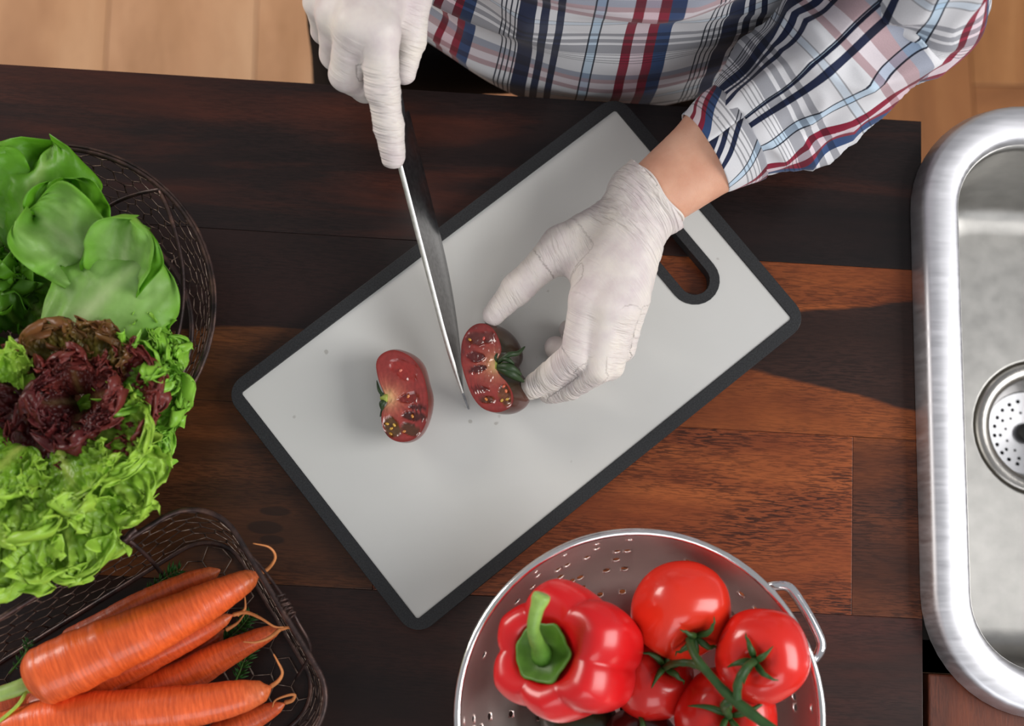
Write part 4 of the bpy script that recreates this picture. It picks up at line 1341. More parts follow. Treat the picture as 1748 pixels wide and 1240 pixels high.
for az, L, W, p0, p1, q, z in ((-40, 0.085, 0.044, 32, -6, (105, 745), 0.085), (-72, 0.092, 0.046, 28, -10, (85, 770), 0.085), (-100, 0.092, 0.046, 26, -14, (50, 790), 0.085), (-128, 0.09, 0.046, 26, -12, (20, 780), 0.085),
                               (-20, 0.070, 0.038, 45, 8, (120, 720), 0.085), (-58, 0.062, 0.036, 52, 16, (100, 760), 0.10), (-90, 0.066, 0.038, 50, 12, (60, 780), 0.10), (-150, 0.08, 0.042, 36, 0, (0, 760), 0.085),
                               (170, 0.07, 0.042, 40, 10, (10, 720), 0.085), (110, 0.05, 0.034, 60, 30, (0, 700), 0.09), (-112, 0.055, 0.034, 60, 24, (40, 760), 0.105)):
    leaf(fr2, o3(*q, z), az, L, W, p0, p1, 0.3, (0.005, 5), 0.0068, seed=az * 0.23 + 11, cols=GF[1 + abs(int(az)) % 2], mat=M_frill, nS=80, nV=101)
red = empty('red_lettuce', at(130, 660, 0.03), 'dark red frilly lettuce nested between the green lettuces', 'lettuce')
for k, (az, L, W, p0, p1, q, z, c) in enumerate(((16, 0.056, 0.032, 48, 6, (164, 687), 0.085, 0), (-15, 0.055, 0.032, 50, 4, (154, 692), 0.085, 0), (60, 0.050, 0.030, 52, 14, (144, 662), 0.085, 2), (-60, 0.052, 0.030, 52, 8, (144, 707), 0.082, 0),
                                                 (110, 0.050, 0.030, 55, 20, (124, 662), 0.082, 2), (170, 0.055, 0.030, 52, 10, (119, 682), 0.08, 1), (-120, 0.055, 0.030, 55, 14, (124, 712), 0.08, 1), (0, 0.040, 0.026, 70, 30, (154, 682), 0.095, 0),
                                                 (90, 0.038, 0.024, 72, 40, (139, 672), 0.095, 0), (200, 0.04, 0.024, 72, 40, (129, 687), 0.092, 1), (-80, 0.04, 0.026, 70, 30, (139, 702), 0.095, 1))):
    leaf(red, o3(*q, z), az, L, W, p0, p1, 0.4, (0.004, 5), 0.0055, seed=k * 1.9 + 3, cols=GR[c], mat=M_frill, nS=70, nV=81)

# ================================================================== KNIFE
kt = at(800, 697, BZ + 0.0042)                 # point of the blade
ks = at(684, 288, 0.098)                       # back of the blade at the fingertip
tip_p = at(800, 699, BZ + 0.0012)
for _ in range(4):
    kd = ks - kt; KL = np.linalg.norm(kd); kd /= KL
    # the blade leans: its edge is further right than its back
    kn_side = np.cross(kd, [0, 0, 1.0]); kn_side /= np.linalg.norm(kn_side)      # horizontal, to one side
    kup = np.cross(kn_side, kd); kup /= np.linalg.norm(kup)
    if kup[2] < 0: kup = -kup
    if kn_side[0] < 0: kn_side = -kn_side
    LEAN = math.radians(25)
    kdown = -kup * math.cos(LEAN) + kn_side * math.sin(LEAN)                     # from back to edge
    kth = kup * math.sin(LEAN) + kn_side * math.cos(LEAN)                        # across the blade
    kt = tip_p - kdown * 0.0097                # the back drops to the point
BL = KL + 0.035                                                               # blade length to the bolster
knife = empty('chef_knife', kt, 'long kitchen knife with steel blade and black handle held in gloved hand', 'knife')
st_ = np.linspace(0, 1, 60) ** 1.3
rows_k = []
for s_ in st_:
    x = s_ * BL
    # back drops to the point over the last quarter; the edge belly curves up to it
    back = 0.0095 * (1 - min(1, x / 0.075)) ** 1.8
    hgt = 0.040 * (1 - (1 - min(1, x / 0.13)) ** 2.1) + 0.003 * x / BL
    hgt = max(hgt, back + 0.0002)
    tb = 0.0036 * min(1, 0.35 + x / 0.06)
    c = kt + kd * x + kdown * back * 0.0
    prof = [(-tb / 2, back + 0.0003), (-tb / 2 * 0.9, back), (tb / 2 * 0.9, back), (tb / 2, back + 0.0003), (tb / 2 * 0.75, back + (hgt - back) * 0.5), (tb * 0.22, hgt - 0.0016 if hgt - back > 0.004 else back + (hgt - back) * 0.9), (0.0, hgt),
            (-tb * 0.22, hgt - 0.0016 if hgt - back > 0.004 else back + (hgt - back) * 0.9), (-tb / 2 * 0.75, back + (hgt - back) * 0.5)]
    rows_k.append([c + kth * a + kdown * d for a, d in prof])
b = MB(); b.grid(np.array(rows_k), closed_u=True)
b.f.append(tuple(range(9))); b.f.append(tuple(range(59 * 9, 60 * 9))[::-1])
M_spine = steel('lit_spine_steel', (0.85, 0.84, 0.80, 1), 0.5, (20, 300, 300), 0.05)  # paler steel paints in the light caught by the upward-facing back
M_blade = steel('blade_steel', (0.42, 0.42, 0.43, 1), 0.22, (20, 300, 300), 0.18)
flat(b.build('blade', M_blade, knife), 0.5)
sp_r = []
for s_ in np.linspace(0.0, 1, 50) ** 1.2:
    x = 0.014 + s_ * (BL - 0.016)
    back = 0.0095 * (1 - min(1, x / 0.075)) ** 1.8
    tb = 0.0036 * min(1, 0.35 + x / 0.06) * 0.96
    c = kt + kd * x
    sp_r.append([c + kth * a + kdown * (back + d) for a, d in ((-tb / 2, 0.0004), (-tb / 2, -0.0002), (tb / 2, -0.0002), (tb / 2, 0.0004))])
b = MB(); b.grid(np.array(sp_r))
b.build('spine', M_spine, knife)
b = MB()
hp_ = cat_rom([kt + kd * (BL - 0.004) + kdown * 0.010, kt + kd * (BL + 0.03) + kdown * 0.011, kt + kd * (BL + 0.075) + kdown * 0.012, kt + kd * (BL + 0.115) + kdown * 0.014], 24)
b.tube(hp_, np.interp(np.linspace(0, 1, 24), [0, 0.06, 0.3, 0.6, 0.9, 1], [0.0075, 0.0095, 0.0105, 0.011, 0.0105, 0.006]), 14)
b.build('handle', plain('black_handle', (0.015, 0.015, 0.016, 1), 0.4), knife)


# ================================================================== PERSON
def seg_d(P, a, b_):
    ab = b_ - a
    t = np.clip(((P - a) @ ab) / (ab @ ab + 1e-12), 0, 1)
    return np.linalg.norm(P - (a + t[..., None] * ab), axis=-1), t


def nets(prims, res, cut=None):
    """smooth union of tapered capsules (a, b, ra, rb, k) turned into one surface"""
    A = np.array([p[0] for p in prims] + [p[1] for p in prims]); R = max(max(p[2], p[3]) for p in prims)
    lo = A.min(0) - R - 4 * res; hi = A.max(0) + R + 4 * res
    n = np.ceil((hi - lo) / res).astype(int) + 1
    D = np.full(n, 0.2, np.float32)
    ax = [lo[i] + np.arange(n[i]) * res for i in range(3)]
    for (a, b_, ra, rb, k) in prims:
        pad = max(ra, rb) + 3.2 * k + 3 * res
        l_ = np.minimum(a, b_) - pad; h_ = np.maximum(a, b_) + pad
        s0 = np.clip(np.floor((l_ - lo) / res).astype(int), 0, n - 1); s1_ = np.clip(np.ceil((h_ - lo) / res).astype(int) + 1, 1, n)
        g = np.stack(np.meshgrid(*[ax[i][s0[i]:s1_[i]] for i in range(3)], indexing='ij'), -1)
        d, t = seg_d(g, a, b_)
        d = (d - (ra + (rb - ra) * t)).astype(np.float32)
        sl = tuple(slice(s0[i], s1_[i]) for i in range(3))
        c = D[sl]
        h = np.clip(0.5 + 0.5 * (c - d) / k, 0, 1)
        D[sl] = c * (1 - h) + d * h - k * h * (1 - h)
    if cut:
        g = np.stack(np.meshgrid(*ax, indexing='ij'), -1)
        for (p, nn) in cut:
            D = np.maximum(D, ((g - p) @ nn).astype(np.float32))
    ins = D < 0
    # surface nets
    m = n - 1
    cnt = np.zeros(m, np.int8); pos = np.zeros((*m, 3), np.float32)
    sl_ = lambda o: tuple(slice(o[i], o[i] + m[i]) for i in range(3))
    corners = [(i, j, k) for i in (0, 1) for j in (0, 1) for k in (0, 1)]
    for c0_ in corners:
        for ax_ in range(3):
            if c0_[ax_] == 1: continue
            c1_ = list(c0_); c1_[ax_] = 1; c1_ = tuple(c1_)
            d0, d1 = D[sl_(c0_)], D[sl_(c1_)]
            x = (d0 < 0) != (d1 < 0)
            if not x.any(): continue
            t = np.where(x, d0 / np.where(x, d0 - d1, 1), 0)
            cnt += x
            for q in range(3):
                pos[..., q] += np.where(x, c0_[q] + (t if q == ax_ else 0), 0)
    act = cnt > 0
    idx = np.full(m, -1, np.int64); idx[act] = np.arange(act.sum())
    I = np.argwhere(act)
    V = lo + (I + pos[act] / cnt[act][:, None]) * res
    F = []
    for ax_ in range(3):
        u, v = [(1, 2), (2, 0), (0, 1)][ax_]
        sa = [slice(0, None)] * 3; sb = [slice(0, None)] * 3
        sa[ax_] = slice(0, n[ax_] - 1); sb[ax_] = slice(1, n[ax_])
        ch = np.argwhere(ins[tuple(sa)] != ins[tuple(sb)])
        ok = (ch[:, u] > 0) & (ch[:, v] > 0) & (ch[:, u] < m[u]) & (ch[:, v] < m[v])
        ch = ch[ok]
        flip = ins[tuple(sa)][tuple(ch.T)]
        def cell(du, dv):
            c = ch.copy(); c[:, u] -= du; c[:, v] -= dv
            return idx[tuple(c.T)]
        q = np.stack([cell(1, 1), cell(0, 1), cell(0, 0), cell(1, 0)], 1)
        q[~flip] = q[~flip][:, ::-1]
        F.append(q)
    F = np.vstack(F); F = F[(F >= 0).all(1)]
    return V, F


def lap(V, F, it=2, lam=0.5):
    E_ = np.vstack([F[:, [0, 1]], F[:, [1, 2]], F[:, [2, 3]], F[:, [3, 0]]])
    E_ = np.vstack([E_, E_[:, ::-1]])
    deg = np.bincount(E_[:, 0], minlength=len(V)).astype(float)[:, None]
    for _ in range(it):
        S_ = np.zeros_like(V)
        for q in range(3): S_[:, q] = np.bincount(E_[:, 0], weights=V[E_[:, 1], q], minlength=len(V))
        V = V + lam * (S_ / np.maximum(deg, 1) - V)
    return V


def vnormals(V, F):
    a = V[F[:, 2]] - V[F[:, 0]]; c = V[F[:, 3]] - V[F[:, 1]]
    fn = np.cross(a, c)
    N = np.zeros_like(V)
    for k in range(4):
        for q in range(3): N[:, q] += np.bincount(F[:, k], weights=fn[:, q], minlength=len(V))
    return N / (np.linalg.norm(N, axis=1)[:, None] + 1e-12)


def chain(joints, k, kroot=None):
    """joints: (px, py, z, r) -> tapered capsules"""
    out = []
    for i in range(len(joints) - 1):
        a, b_ = joints[i], joints[i + 1]
        out.append((at(*a[:3]), at(*b_[:3]), a[3], b_[3], (kroot if (i == 0 and kroot) else k)))
    return out


# ---- left hand of the person (steadies the tomato)
LW_ = (1097, 348, 0.066)
L_palm = []
for st0, mc, r0_, r1_ in (((1082, 338, 0.064), (1003, 512, 0.077), 0.016, 0.0128), ((1092, 346, 0.068), (1038, 524, 0.081), 0.016, 0.0126),
                          ((1100, 358, 0.066), (1062, 526, 0.077), 0.016, 0.0122), ((1108, 370, 0.060), (1081, 512, 0.067), 0.0145, 0.0115)):
    L_palm.append((at(*st0), at(*mc), r0_, r1_, 0.010))
L_palm += [(at(1060, 400, 0.052), at(1030, 480, 0.055), 0.015, 0.015, 0.014), (at(1085, 400, 0.050), at(1070, 480, 0.052), 0.013, 0.012, 0.014)]
L_index = chain([(1003, 512, 0.077, 0.0128), (984, 606, 0.062, 0.0116), (938, 643, 0.040, 0.0102), (905, 664, 0.0305, 0.0084)], 0.002, 0.004)
L_mid = chain([(1038, 524, 0.081, 0.0126), (1022, 628, 0.060, 0.0112), (972, 660, 0.034, 0.0098), (938, 671, 0.024, 0.0084)], 0.002, 0.0035)
L_ring = chain([(1062, 526, 0.077, 0.0122), (1041, 624, 0.054, 0.0106), (1002, 613, 0.030, 0.0096), (949, 594, 0.0235, 0.0088)], 0.002, 0.0035)
L_pink = chain([(1081, 512, 0.067, 0.0115), (1062, 596, 0.048, 0.0094), (1022, 582, 0.028, 0.0084), (971, 563, 0.0225, 0.0074)], 0.002, 0.0035)
L_thumb = chain([(1062, 366, 0.056, 0.0165), (960, 420, 0.055, 0.0145), (884, 492, 0.050, 0.0108), (842, 538, 0.0405, 0.0084)], 0.006, 0.010)
L_web = [(at(985, 440, 0.058), at(1010, 490, 0.064), 0.0105, 0.0105, 0.016)]
L_cuff = [(at(1100, 345, 0.064), at(1124, 328, 0.068), 0.0215, 0.0240, 0.008), (at(1086, 326, 0.066), at(1108, 308, 0.070), 0.0195, 0.0205, 0.008), (at(1112, 366, 0.062), at(1140, 350, 0.066), 0.0185, 0.0205, 0.008)]
L_hand = L_palm + L_index + L_mid + L_ring + L_pink + L_thumb + L_web
# ---- right hand of the person (holds the knife, index finger along the back of the blade)
R_palm = []
for st0, mc, r0_, r1_ in (((640, -120, 0.150), (645, 52, 0.160), 0.017, 0.0140), ((625, -120, 0.152), (607, 42, 0.160), 0.017, 0.0140),
                          ((612, -118, 0.148), (574, 24, 0.148), 0.017, 0.0132), ((600, -116, 0.140), (550, 2, 0.134), 0.016, 0.0122)):
    R_palm.append((at(*st0), at(*mc), r0_, r1_, 0.012))
R_palm += [(at(625, -60, 0.130), at(615, 20, 0.135), 0.018, 0.016, 0.014)]
R_index = chain([(645, 52, 0.160, 0.0140), (653, 150, 0.140, 0.0116), (664, 216, 0.122, 0.0100), (671, 268, 0.1095, 0.0084)], 0.004, 0.007)
R_mid = chain([(607, 42, 0.160, 0.0140), (592, 126, 0.128, 0.0122), (624, 150, 0.100, 0.0104), (655, 138, 0.092, 0.0090)], 0.003, 0.006)
R_ring = chain([(574, 24, 0.148, 0.0132), (574, 92, 0.112, 0.0116), (612, 108, 0.088, 0.0100), (645, 96, 0.084, 0.0088)], 0.003, 0.006)
R_pink = chain([(550, 2, 0.134, 0.0122), (556, 52, 0.102, 0.0102), (592, 66, 0.082, 0.0088), (622, 60, 0.080, 0.0078)], 0.003, 0.006)
R_thumb = chain([(662, -80, 0.140, 0.0165), (705, -10, 0.138, 0.0130), (699, 68, 0.126, 0.0108), (690, 124, 0.114, 0.0086)], 0.005, 0.010)
R_web = [(at(680, -30, 0.142), at(655, 20, 0.148), 0.0105, 0.0105, 0.014)]
R_cuff = [(at(622, -118, 0.148), at(622, -170, 0.152), 0.023, 0.026, 0.010), (at(604, -116, 0.144), at(602, -170, 0.148), 0.020, 0.022, 0.008), (at(640, -118, 0.146), at(642, -170, 0.150), 0.020, 0.022, 0.008)]
R_hand = R_palm + R_index + R_mid + R_ring + R_pink + R_thumb + R_web

M_glove = NT('latex_glove')
gn = M_glove.noise(M_glove.coord('Object'), 38, 4, 0.6)
gf = M_glove.noise(M_glove.coord('Object', (1, 1, 1)), 700, 3)
gw = M_glove.noise(M_glove.coord('Object'), 240, 3, 0.6, 0.8)
gc = M_glove.ramp(gn, [(0.30, srgb(200, 187, 187)), (0.50, srgb(212, 203, 198)), (0.70, srgb(220, 212, 202))])
fa = M_glove.n('ShaderNodeVertexColor', layer_name='tint')
fs = M_glove.n('ShaderNodeSeparateColor'); M_glove.l(fa.outputs[0], fs.inputs[0])
fv_ = M_glove.n('ShaderNodeCombineXYZ'); M_glove.l(fs.outputs[0], fv_.inputs[0]); M_glove.l(fs.outputs[1], fv_.inputs[1])
f1 = M_glove.noise(fv_.outputs[0], 1.3, 2, 0.55, 0.4)
rdg = M_glove.math('SUBTRACT', 1.0, M_glove.math('MULTIPLY', M_glove.math('ABSOLUTE', M_glove.math('SUBTRACT', f1, 0.5)), 5.0))
rdg = M_glove.math('MULTIPLY', M_glove.math('MAXIMUM', rdg, 0.0), fs.outputs[2])
hgt_ = M_glove.math('ADD', M_glove.math('MULTIPLY', rdg, 1.0), M_glove.math('ADD', M_glove.math('MULTIPLY', gf, 0.05), M_glove.math('MULTIPLY', gw, 0.12)))
M_glove.bump(hgt_, 0.75, 0.0011)
M_glove.b.inputs['Subsurface Weight'].default_value = 0.05
M_glove.b.inputs['Subsurface Radius'].default_value = (0.004, 0.002, 0.0015)
M_glove.b.inputs['Subsurface Scale'].default_value = 1.0
M_glove = M_glove.set(gc, 0.48, 0, 0.35)

person = empty('person', (0.08, 0.56, 0.0), 'person in a plaid shirt and white gloves cutting a tomato', 'person')


def fold_field(V, bones):
    """per vertex: place along / across the nearest bone and how strongly the latex creases there"""
    best = np.zeros(len(V)); out = np.zeros((len(V), 3))
    for a, b_, reach, amp, wl, seed in bones:
        d, t = seg_d(V, a, b_)
        ax = (b_ - a) / np.linalg.norm(b_ - a)
        w = (1 - sstep(reach, reach * 1.4, d)) * sstep(-0.05, 0.15, t) * (1 - sstep(0.93, 1.05, t)) * amp
        rel = V - a
        px_ = np.cross(ax, [0, 0, 1.0]); px_ /= np.linalg.norm(px_); pz_ = np.cross(px_, ax)
        al = rel @ ax; ac = rel @ px_; av = rel @ pz_
        m = w > best
        best[m] = w[m]
        out[m] = np.stack([(al + 0.22 * ac) / wl + seed * 7, (ac + 0.7 * av) / (wl * 7), w], 1)[m]
    return out


def wrinkle(V, N, fold):
    n1 = noise(fold[:, 0], fold[:, 1], 0, 21)
    n2 = noise(fold[:, 0] * 1.9, fold[:, 1] * 1.6, 3, 22)
    return V + N * (fold[:, 2] * 0.0007 * ((1 - 2 * np.abs(n1)) * 0.7 + (1 - 2 * np.abs(n2)) * 0.3))[:, None]


def glove(name, prims, cuts, bones, res=0.0011, label=None):
    V, F = nets(prims, res, cuts)
    V = lap(V, F, 2, 0.5)
    N = vnormals(V, F)
    fold = fold_field(V, bones)
    V = wrinkle(V, N, fold)
    V = V + N * (0.00022 * noise(V[:, 0] * 160, V[:, 1] * 160, V[:, 2] * 160, 9))[:, None]
    b = MB(); b.v.append(V); b.f = [tuple(q) for q in F.tolist()]; b.uv.append(np.zeros((len(V), 2))); b.n = len(V)
    o = b.build(name, M_glove, person, col=fold)
    if label: o['label'] = label
    return o


lw_dir = at(1210, 262, 0.075) - at(1122, 332, 0.068); lw_dir /= np.linalg.norm(lw_dir)
cuff_c = at(1122, 331, 0.068)
inner_ = lambda p0, p1: (at(*p0), at(*p1))
gl_bones = [(at(1062, 420, 0.075), cuff_c + lw_dir * 0.004, 0.042, 1.0, 0.0046, 1), (*inner_((1000, 400, 0.060), (925, 450, 0.055)), 0.020, 0.5, 0.0036, 2), (*inner_((935, 445, 0.055), (838, 536, 0.0425)), 0.014, 0.45, 0.0036, 12),
            (*inner_((984, 606, 0.062), (900, 668, 0.030)), 0.0135, 0.8, 0.0055, 3), (*inner_((1022, 628, 0.060), (934, 673, 0.024)), 0.013, 0.8, 0.005, 4), (*inner_((1062, 526, 0.077), (1041, 630, 0.054)), 0.013, 0.6, 0.005, 5),
            (*inner_((995, 520, 0.077), (984, 600, 0.062)), 0.0135, 0.35, 0.005, 9), (*inner_((1081, 512, 0.067), (1062, 600, 0.048)), 0.013, 0.6, 0.005, 10), (*inner_((980, 470, 0.066), (1030, 520, 0.078)), 0.012, 0.35, 0.003, 11)]
gloveL = glove('glove', L_hand + L_cuff, [(cuff_c + lw_dir * 0.0005, lw_dir)], gl_bones, label='white latex glove on the hand holding the tomato')
# rolled edge of the glove
ecc = np.cross(lw_dir, [0, 0, 1.0]); ecc /= np.linalg.norm(ecc); ecu = np.cross(ecc, lw_dir)
tt = np.linspace(0, 2 * PI, 64, endpoint=False)
def cuff_ring(c, a_, b_, wob=0.0012, seed=0):
    return np.array([c + ecc * (a_ + wob * math.sin(3 * t + seed)) * math.cos(t) + ecu * (b_ + wob * math.cos(2 * t + seed)) * math.sin(t) + lw_dir * wob * 1.2 * math.sin(4 * t + seed) for t in tt])
b = MB(); b.tube(cuff_ring(cuff_c + lw_dir * 0.0008, 0.0268, 0.0238), 0.0011, 8, closed=True)
ringsC = [cuff_ring(cuff_c - lw_dir * 0.011, 0.0245, 0.0222, 0.0006, 0.4), cuff_ring(cuff_c - lw_dir * 0.006, 0.0262, 0.0236, 0.0012, 0.9), cuff_ring(cuff_c - lw_dir * 0.002, 0.0270, 0.0240, 0.0010, 0.2), cuff_ring(cuff_c + lw_dir * 0.0008, 0.0266, 0.0236)]
b.grid(np.array(ringsC), closed_u=True)
b.build('cuff_roll', M_glove, gloveL)
gr_bones = [(*inner_((648, 100, 0.15), (673, 292, 0.104)), 0.0145, 0.85, 0.0060, 6), (*inner_((705, -10, 0.138), (690, 130, 0.114)), 0.0135, 0.6, 0.0052, 7), (*inner_((607, 42, 0.16), (592, 132, 0.128)), 0.015, 0.3, 0.006, 8)]
rcut = at(622, -150, 0.15); rdir = at(622, -190, 0.154) - rcut; rdir /= np.linalg.norm(rdir)
gloveR = glove('glove', R_hand + R_cuff, [(rcut, rdir)], gr_bones, label='white latex glove gripping the knife, index finger stretched along the blade')

# ---- skeleton of the body (world metres)
TY = TC[1]                                     # far edge of the table
PX = float(at(1045, 170, 0.0)[0])              # middle of the trunk
FY = float(at(1045, 174, 0.0)[1])              # belly line
w3 = lambda x, y, z: np.array([x, y, TZ + z])
cy = FY + 0.146
shL, shR = w3(PX + 0.165, cy + 0.01, 0.385), w3(PX - 0.165, cy + 0.01, 0.385)
elL = at(1528, 5, 0.125); elR = w3(PX - 0.30, cy + 0.09, 0.20)
wrL = at(1122, 331, 0.068)
wrR = at(622, -150, 0.150)
shrink = lambda P_, d: [(a, b_, ra - d, rb - d, k) for a, b_, ra, rb, k in P_]
body = []
for dx in (-0.085, 0, 0.085):
    body.append((w3(PX + dx, cy, -0.06), w3(PX + dx * 0.8, cy, 0.10), 0.085, 0.080, 0.05))
    body.append((w3(PX + dx * 0.8, cy, 0.10), w3(PX + dx * 0.95, cy, 0.36), 0.080, 0.080, 0.05))
body += [(w3(PX, cy + 0.01, 0.40), w3(PX, cy - 0.005, 0.52), 0.050, 0.046, 0.04),
         (w3(PX, cy - 0.03, 0.585), w3(PX, cy + 0.005, 0.645), 0.062, 0.080, 0.03), (w3(PX, cy - 0.055, 0.555), w3(PX, cy - 0.045, 0.60), 0.040, 0.05, 0.03),
         (w3(PX, cy - 0.098, 0.605), w3(PX, cy - 0.108, 0.588), 0.008, 0.011, 0.012),
         (w3(PX - 0.076, cy + 0.0, 0.60), w3(PX - 0.078, cy + 0.004, 0.625), 0.010, 0.014, 0.006), (w3(PX + 0.076, cy + 0.0, 0.60), w3(PX + 0.078, cy + 0.004, 0.625), 0.010, 0.014, 0.006),
         (w3(PX - 0.09, cy, 0.375), shR, 0.045, 0.042, 0.03), (w3(PX + 0.09, cy, 0.375), shL, 0.045, 0.042, 0.03),
         (shL, elL, 0.042, 0.033, 0.02), (shR, elR, 0.042, 0.036, 0.02)]
# forearms
fm = at(1245, 236, 0.078)
ecc_ = ecc
for off, r_ in ((-0.006, 0.0195), (0.006, 0.0195)):
    body.append((wrL + ecc_ * off, fm + ecc_ * off * 1.4, r_ + 0.0005, r_ + 0.0052, 0.01))
    body.append((fm + ecc_ * off * 1.4, elL, r_ + 0.0062, 0.030, 0.01))
body += [(wrR, elR, 0.022, 0.038, 0.015)]
# hips and legs
hipL, hipR = w3(PX + 0.095, cy + 0.02, -0.08), w3(float(at(529, 30, -0.14)[0]) + 0.098, cy + 0.01, -0.08)
ftL, ftR = np.array([PX + 0.13, cy + 0.05, 0.03]), np.array([float(at(527, 100, -0.72)[0]) + 0.074, cy + 0.06, 0.03])
for h_, f_ in ((hipL, ftL), (hipR, ftR)):
    kn_ = (h_ + f_) / 2 + np.array([0, -0.02, 0.0])
    body += [(h_, kn_, 0.082, 0.056, 0.03), (kn_, f_ + np.array([0, 0, 0.05]), 0.054, 0.036, 0.02), (f_ + np.array([0, 0.02, 0.012]), f_ + np.array([0, -0.13, 0.004]), 0.036, 0.030, 0.02)]
body += shrink(L_hand, 0.0014) + shrink(R_hand, 0.0014)
V, F = nets(body, 0.0042)
V = lap(V, F, 3, 0.5)
M_skin = NT('skin')
sn = M_skin.noise(M_skin.coord('Object'), 45, 4)
sf = M_skin.noise(M_skin.coord('Object'), 900, 3)
sw = M_skin.noise(M_skin.coord('Object', (1, 1, 1), rot=(0, 0, 0.7)), 420, 2)
M_skin.bump(M_skin.math('ADD', sf, sw), 0.22, 0.0005)
M_skin.b.inputs['Subsurface Weight'].default_value = 0.15
M_skin.b.inputs['Subsurface Radius'].default_value = (0.008, 0.003, 0.0015)
M_skin.b.inputs['Subsurface Scale'].default_value = 1.0
M_skin = M_skin.set(M_skin.ramp(sn, [(0.3, srgb(200, 146, 120)), (0.7, srgb(216, 168, 142))]), 0.45, 0, 0.4)
b = MB(); b.v.append(V); b.f = [tuple(q) for q in F.tolist()]; b.uv.append(np.zeros((len(V), 2))); b.n = len(V)
b.build('body', M_skin, person)

# trousers
tr = []
for h_, f_ in ((hipL, ftL), (hipR, ftR)):
    kn_ = (h_ + f_) / 2 + np.array([0, -0.02, 0.0])
    tr += [(h_, kn_, 0.096, 0.078, 0.04), (kn_, f_ + np.array([0, 0.01, 0.09]), 0.078, 0.066, 0.03)]
for dx in (-0.10, 0, 0.085):
    tr.append((w3(PX + dx, cy + 0.005, -0.09), w3(PX + dx, cy + 0.005, 0.0), 0.098, 0.090, 0.05))
V, F = nets(tr, 0.007, [(w3(0, 0, 0.02), np.array([0, 0, 1.0])), (np.array([0, 0, 0.055]), np.array([0, 0, -1.0]))])
V = lap(V, F, 2, 0.5); N = vnormals(V, F)
V = V + N * (0.003 * fbm(V[:, 0] * 14, V[:, 1] * 14, V[:, 2] * 7, 4))[:, None]
b = MB(); b.v.append(V); b.f = [tuple(q) for q in F.tolist()]; b.uv.append(np.zeros((len(V), 2))); b.n = len(V)
b.build('trousers', plain('black_cotton', (0.006, 0.006, 0.007, 1), 0.9, 0, 0.1), person)['label'] = 'black trousers'
sh_ = MB()
for f_ in (ftL, ftR):
    V, F = nets([(f_ + np.array([0, 0.03, 0.018]), f_ + np.array([0, -0.14, 0.008]), 0.046, 0.038, 0.02)], 0.006, [(np.array([0, 0, 0.002]), np.array([0, 0, -1.0]))])
    s2_ = MB(); s2_.v.append(V); s2_.f = [tuple(q) for q in F.tolist()]; s2_.uv.append(np.zeros((len(V), 2))); s2_.n = len(V)
    s2_.build('shoe', plain('black_shoe', (0.02, 0.02, 0.02, 1), 0.5), person)
# hair and face
V, F = nets([(w3(PX, cy + 0.01, 0.64), w3(PX, cy + 0.02, 0.668), 0.092, 0.088, 0.02), (w3(PX, cy + 0.05, 0.60), w3(PX, cy + 0.06, 0.56), 0.072, 0.05, 0.03), (w3(PX, cy + 0.11, 0.62), w3(PX, cy + 0.13, 0.60), 0.036, 0.034, 0.02)], 0.006,
            [(w3(PX, cy - 0.052, 0.632), np.array([0, -0.75, -0.66]))])
V = lap(V, F, 2, 0.5); N = vnormals(V, F); V = V + N * (0.002 * noise(V[:, 0] * 140, V[:, 1] * 30, V[:, 2] * 30, 3))[:, None]
b = MB(); b.v.append(V); b.f = [tuple(q) for q in F.tolist()]; b.uv.append(np.zeros((len(V), 2))); b.n = len(V)
b.build('hair', plain('brown_hair', srgb(62, 42, 30), 0.5), person)['label'] = 'brown hair tied back'
for sx in (-1, 1):
    b = MB(); b.ball(w3(PX + sx * 0.030, cy - 0.090, 0.615), 0.011, 12, 9); b.build('eye', plain('eye_white', srgb(225, 222, 216), 0.2), person)
b = MB(); b.tube(cat_rom([w3(PX - 0.022, cy - 0.088, 0.563), w3(PX, cy - 0.097, 0.562), w3(PX + 0.022, cy - 0.088, 0.563)], 10), [0.001, 0.003, 0.004, 0.0045, 0.004, 0.004, 0.0045, 0.004, 0.003, 0.001], 8)
b.build('lips', plain('lips', srgb(176, 96, 88), 0.4), person)

# ---- plaid shirt
M_pl = NT('plaid_cotton')
WHT, MAR, PNK, NVY, NV2, BLK, LBL = srgb(226, 226, 228), srgb(142, 30, 56), srgb(226, 208, 214), srgb(52, 78, 122), srgb(30, 40, 70), srgb(40, 46, 62), srgb(196, 216, 232)
seq = [(0.0, MAR), (0.045, PNK), (0.11, MAR), (0.16, NVY), (0.225, WHT)]
for q in (0.385, 0.41, 0.437, 0.462): seq += [(q, BLK), (q + 0.007, WHT)]
seq += [(0.48, NV2), (0.56, WHT), (0.585, NV2), (0.625, WHT), (0.66, NV2), (0.695, WHT), (0.822, BLK), (0.829, LBL), (0.87, BLK), (0.877, WHT)]
uvn = M_pl.n('ShaderNodeUVMap'); sxy = M_pl.n('ShaderNodeSeparateXYZ'); M_pl.l(uvn.outputs[0], sxy.inputs[0])
fu = M_pl.math('FRACT', sxy.outputs[0]); fv = M_pl.math('FRACT', sxy.outputs[1])
warp = M_pl.ramp(fu, seq, 'CONSTANT'); weft = M_pl.ramp(fv, seq, 'CONSTANT')
thr = M_pl.noise(M_pl.coord('UV', (300, 300, 1)), 1.0, 2)
pc = M_pl.mix(1.0, warp, M_pl.mix(0.62, (1.0, 1.0, 1.0, 1.0), weft), 'MULTIPLY')
pc = M_pl.mix(1.0, pc, M_pl.ramp(thr, [(0.3, (0.90, 0.90, 0.90, 1)), (0.7, (1.06, 1.06, 1.06, 1))]), 'MULTIPLY')
M_pl.bump(thr, 0.15, 0.0006)
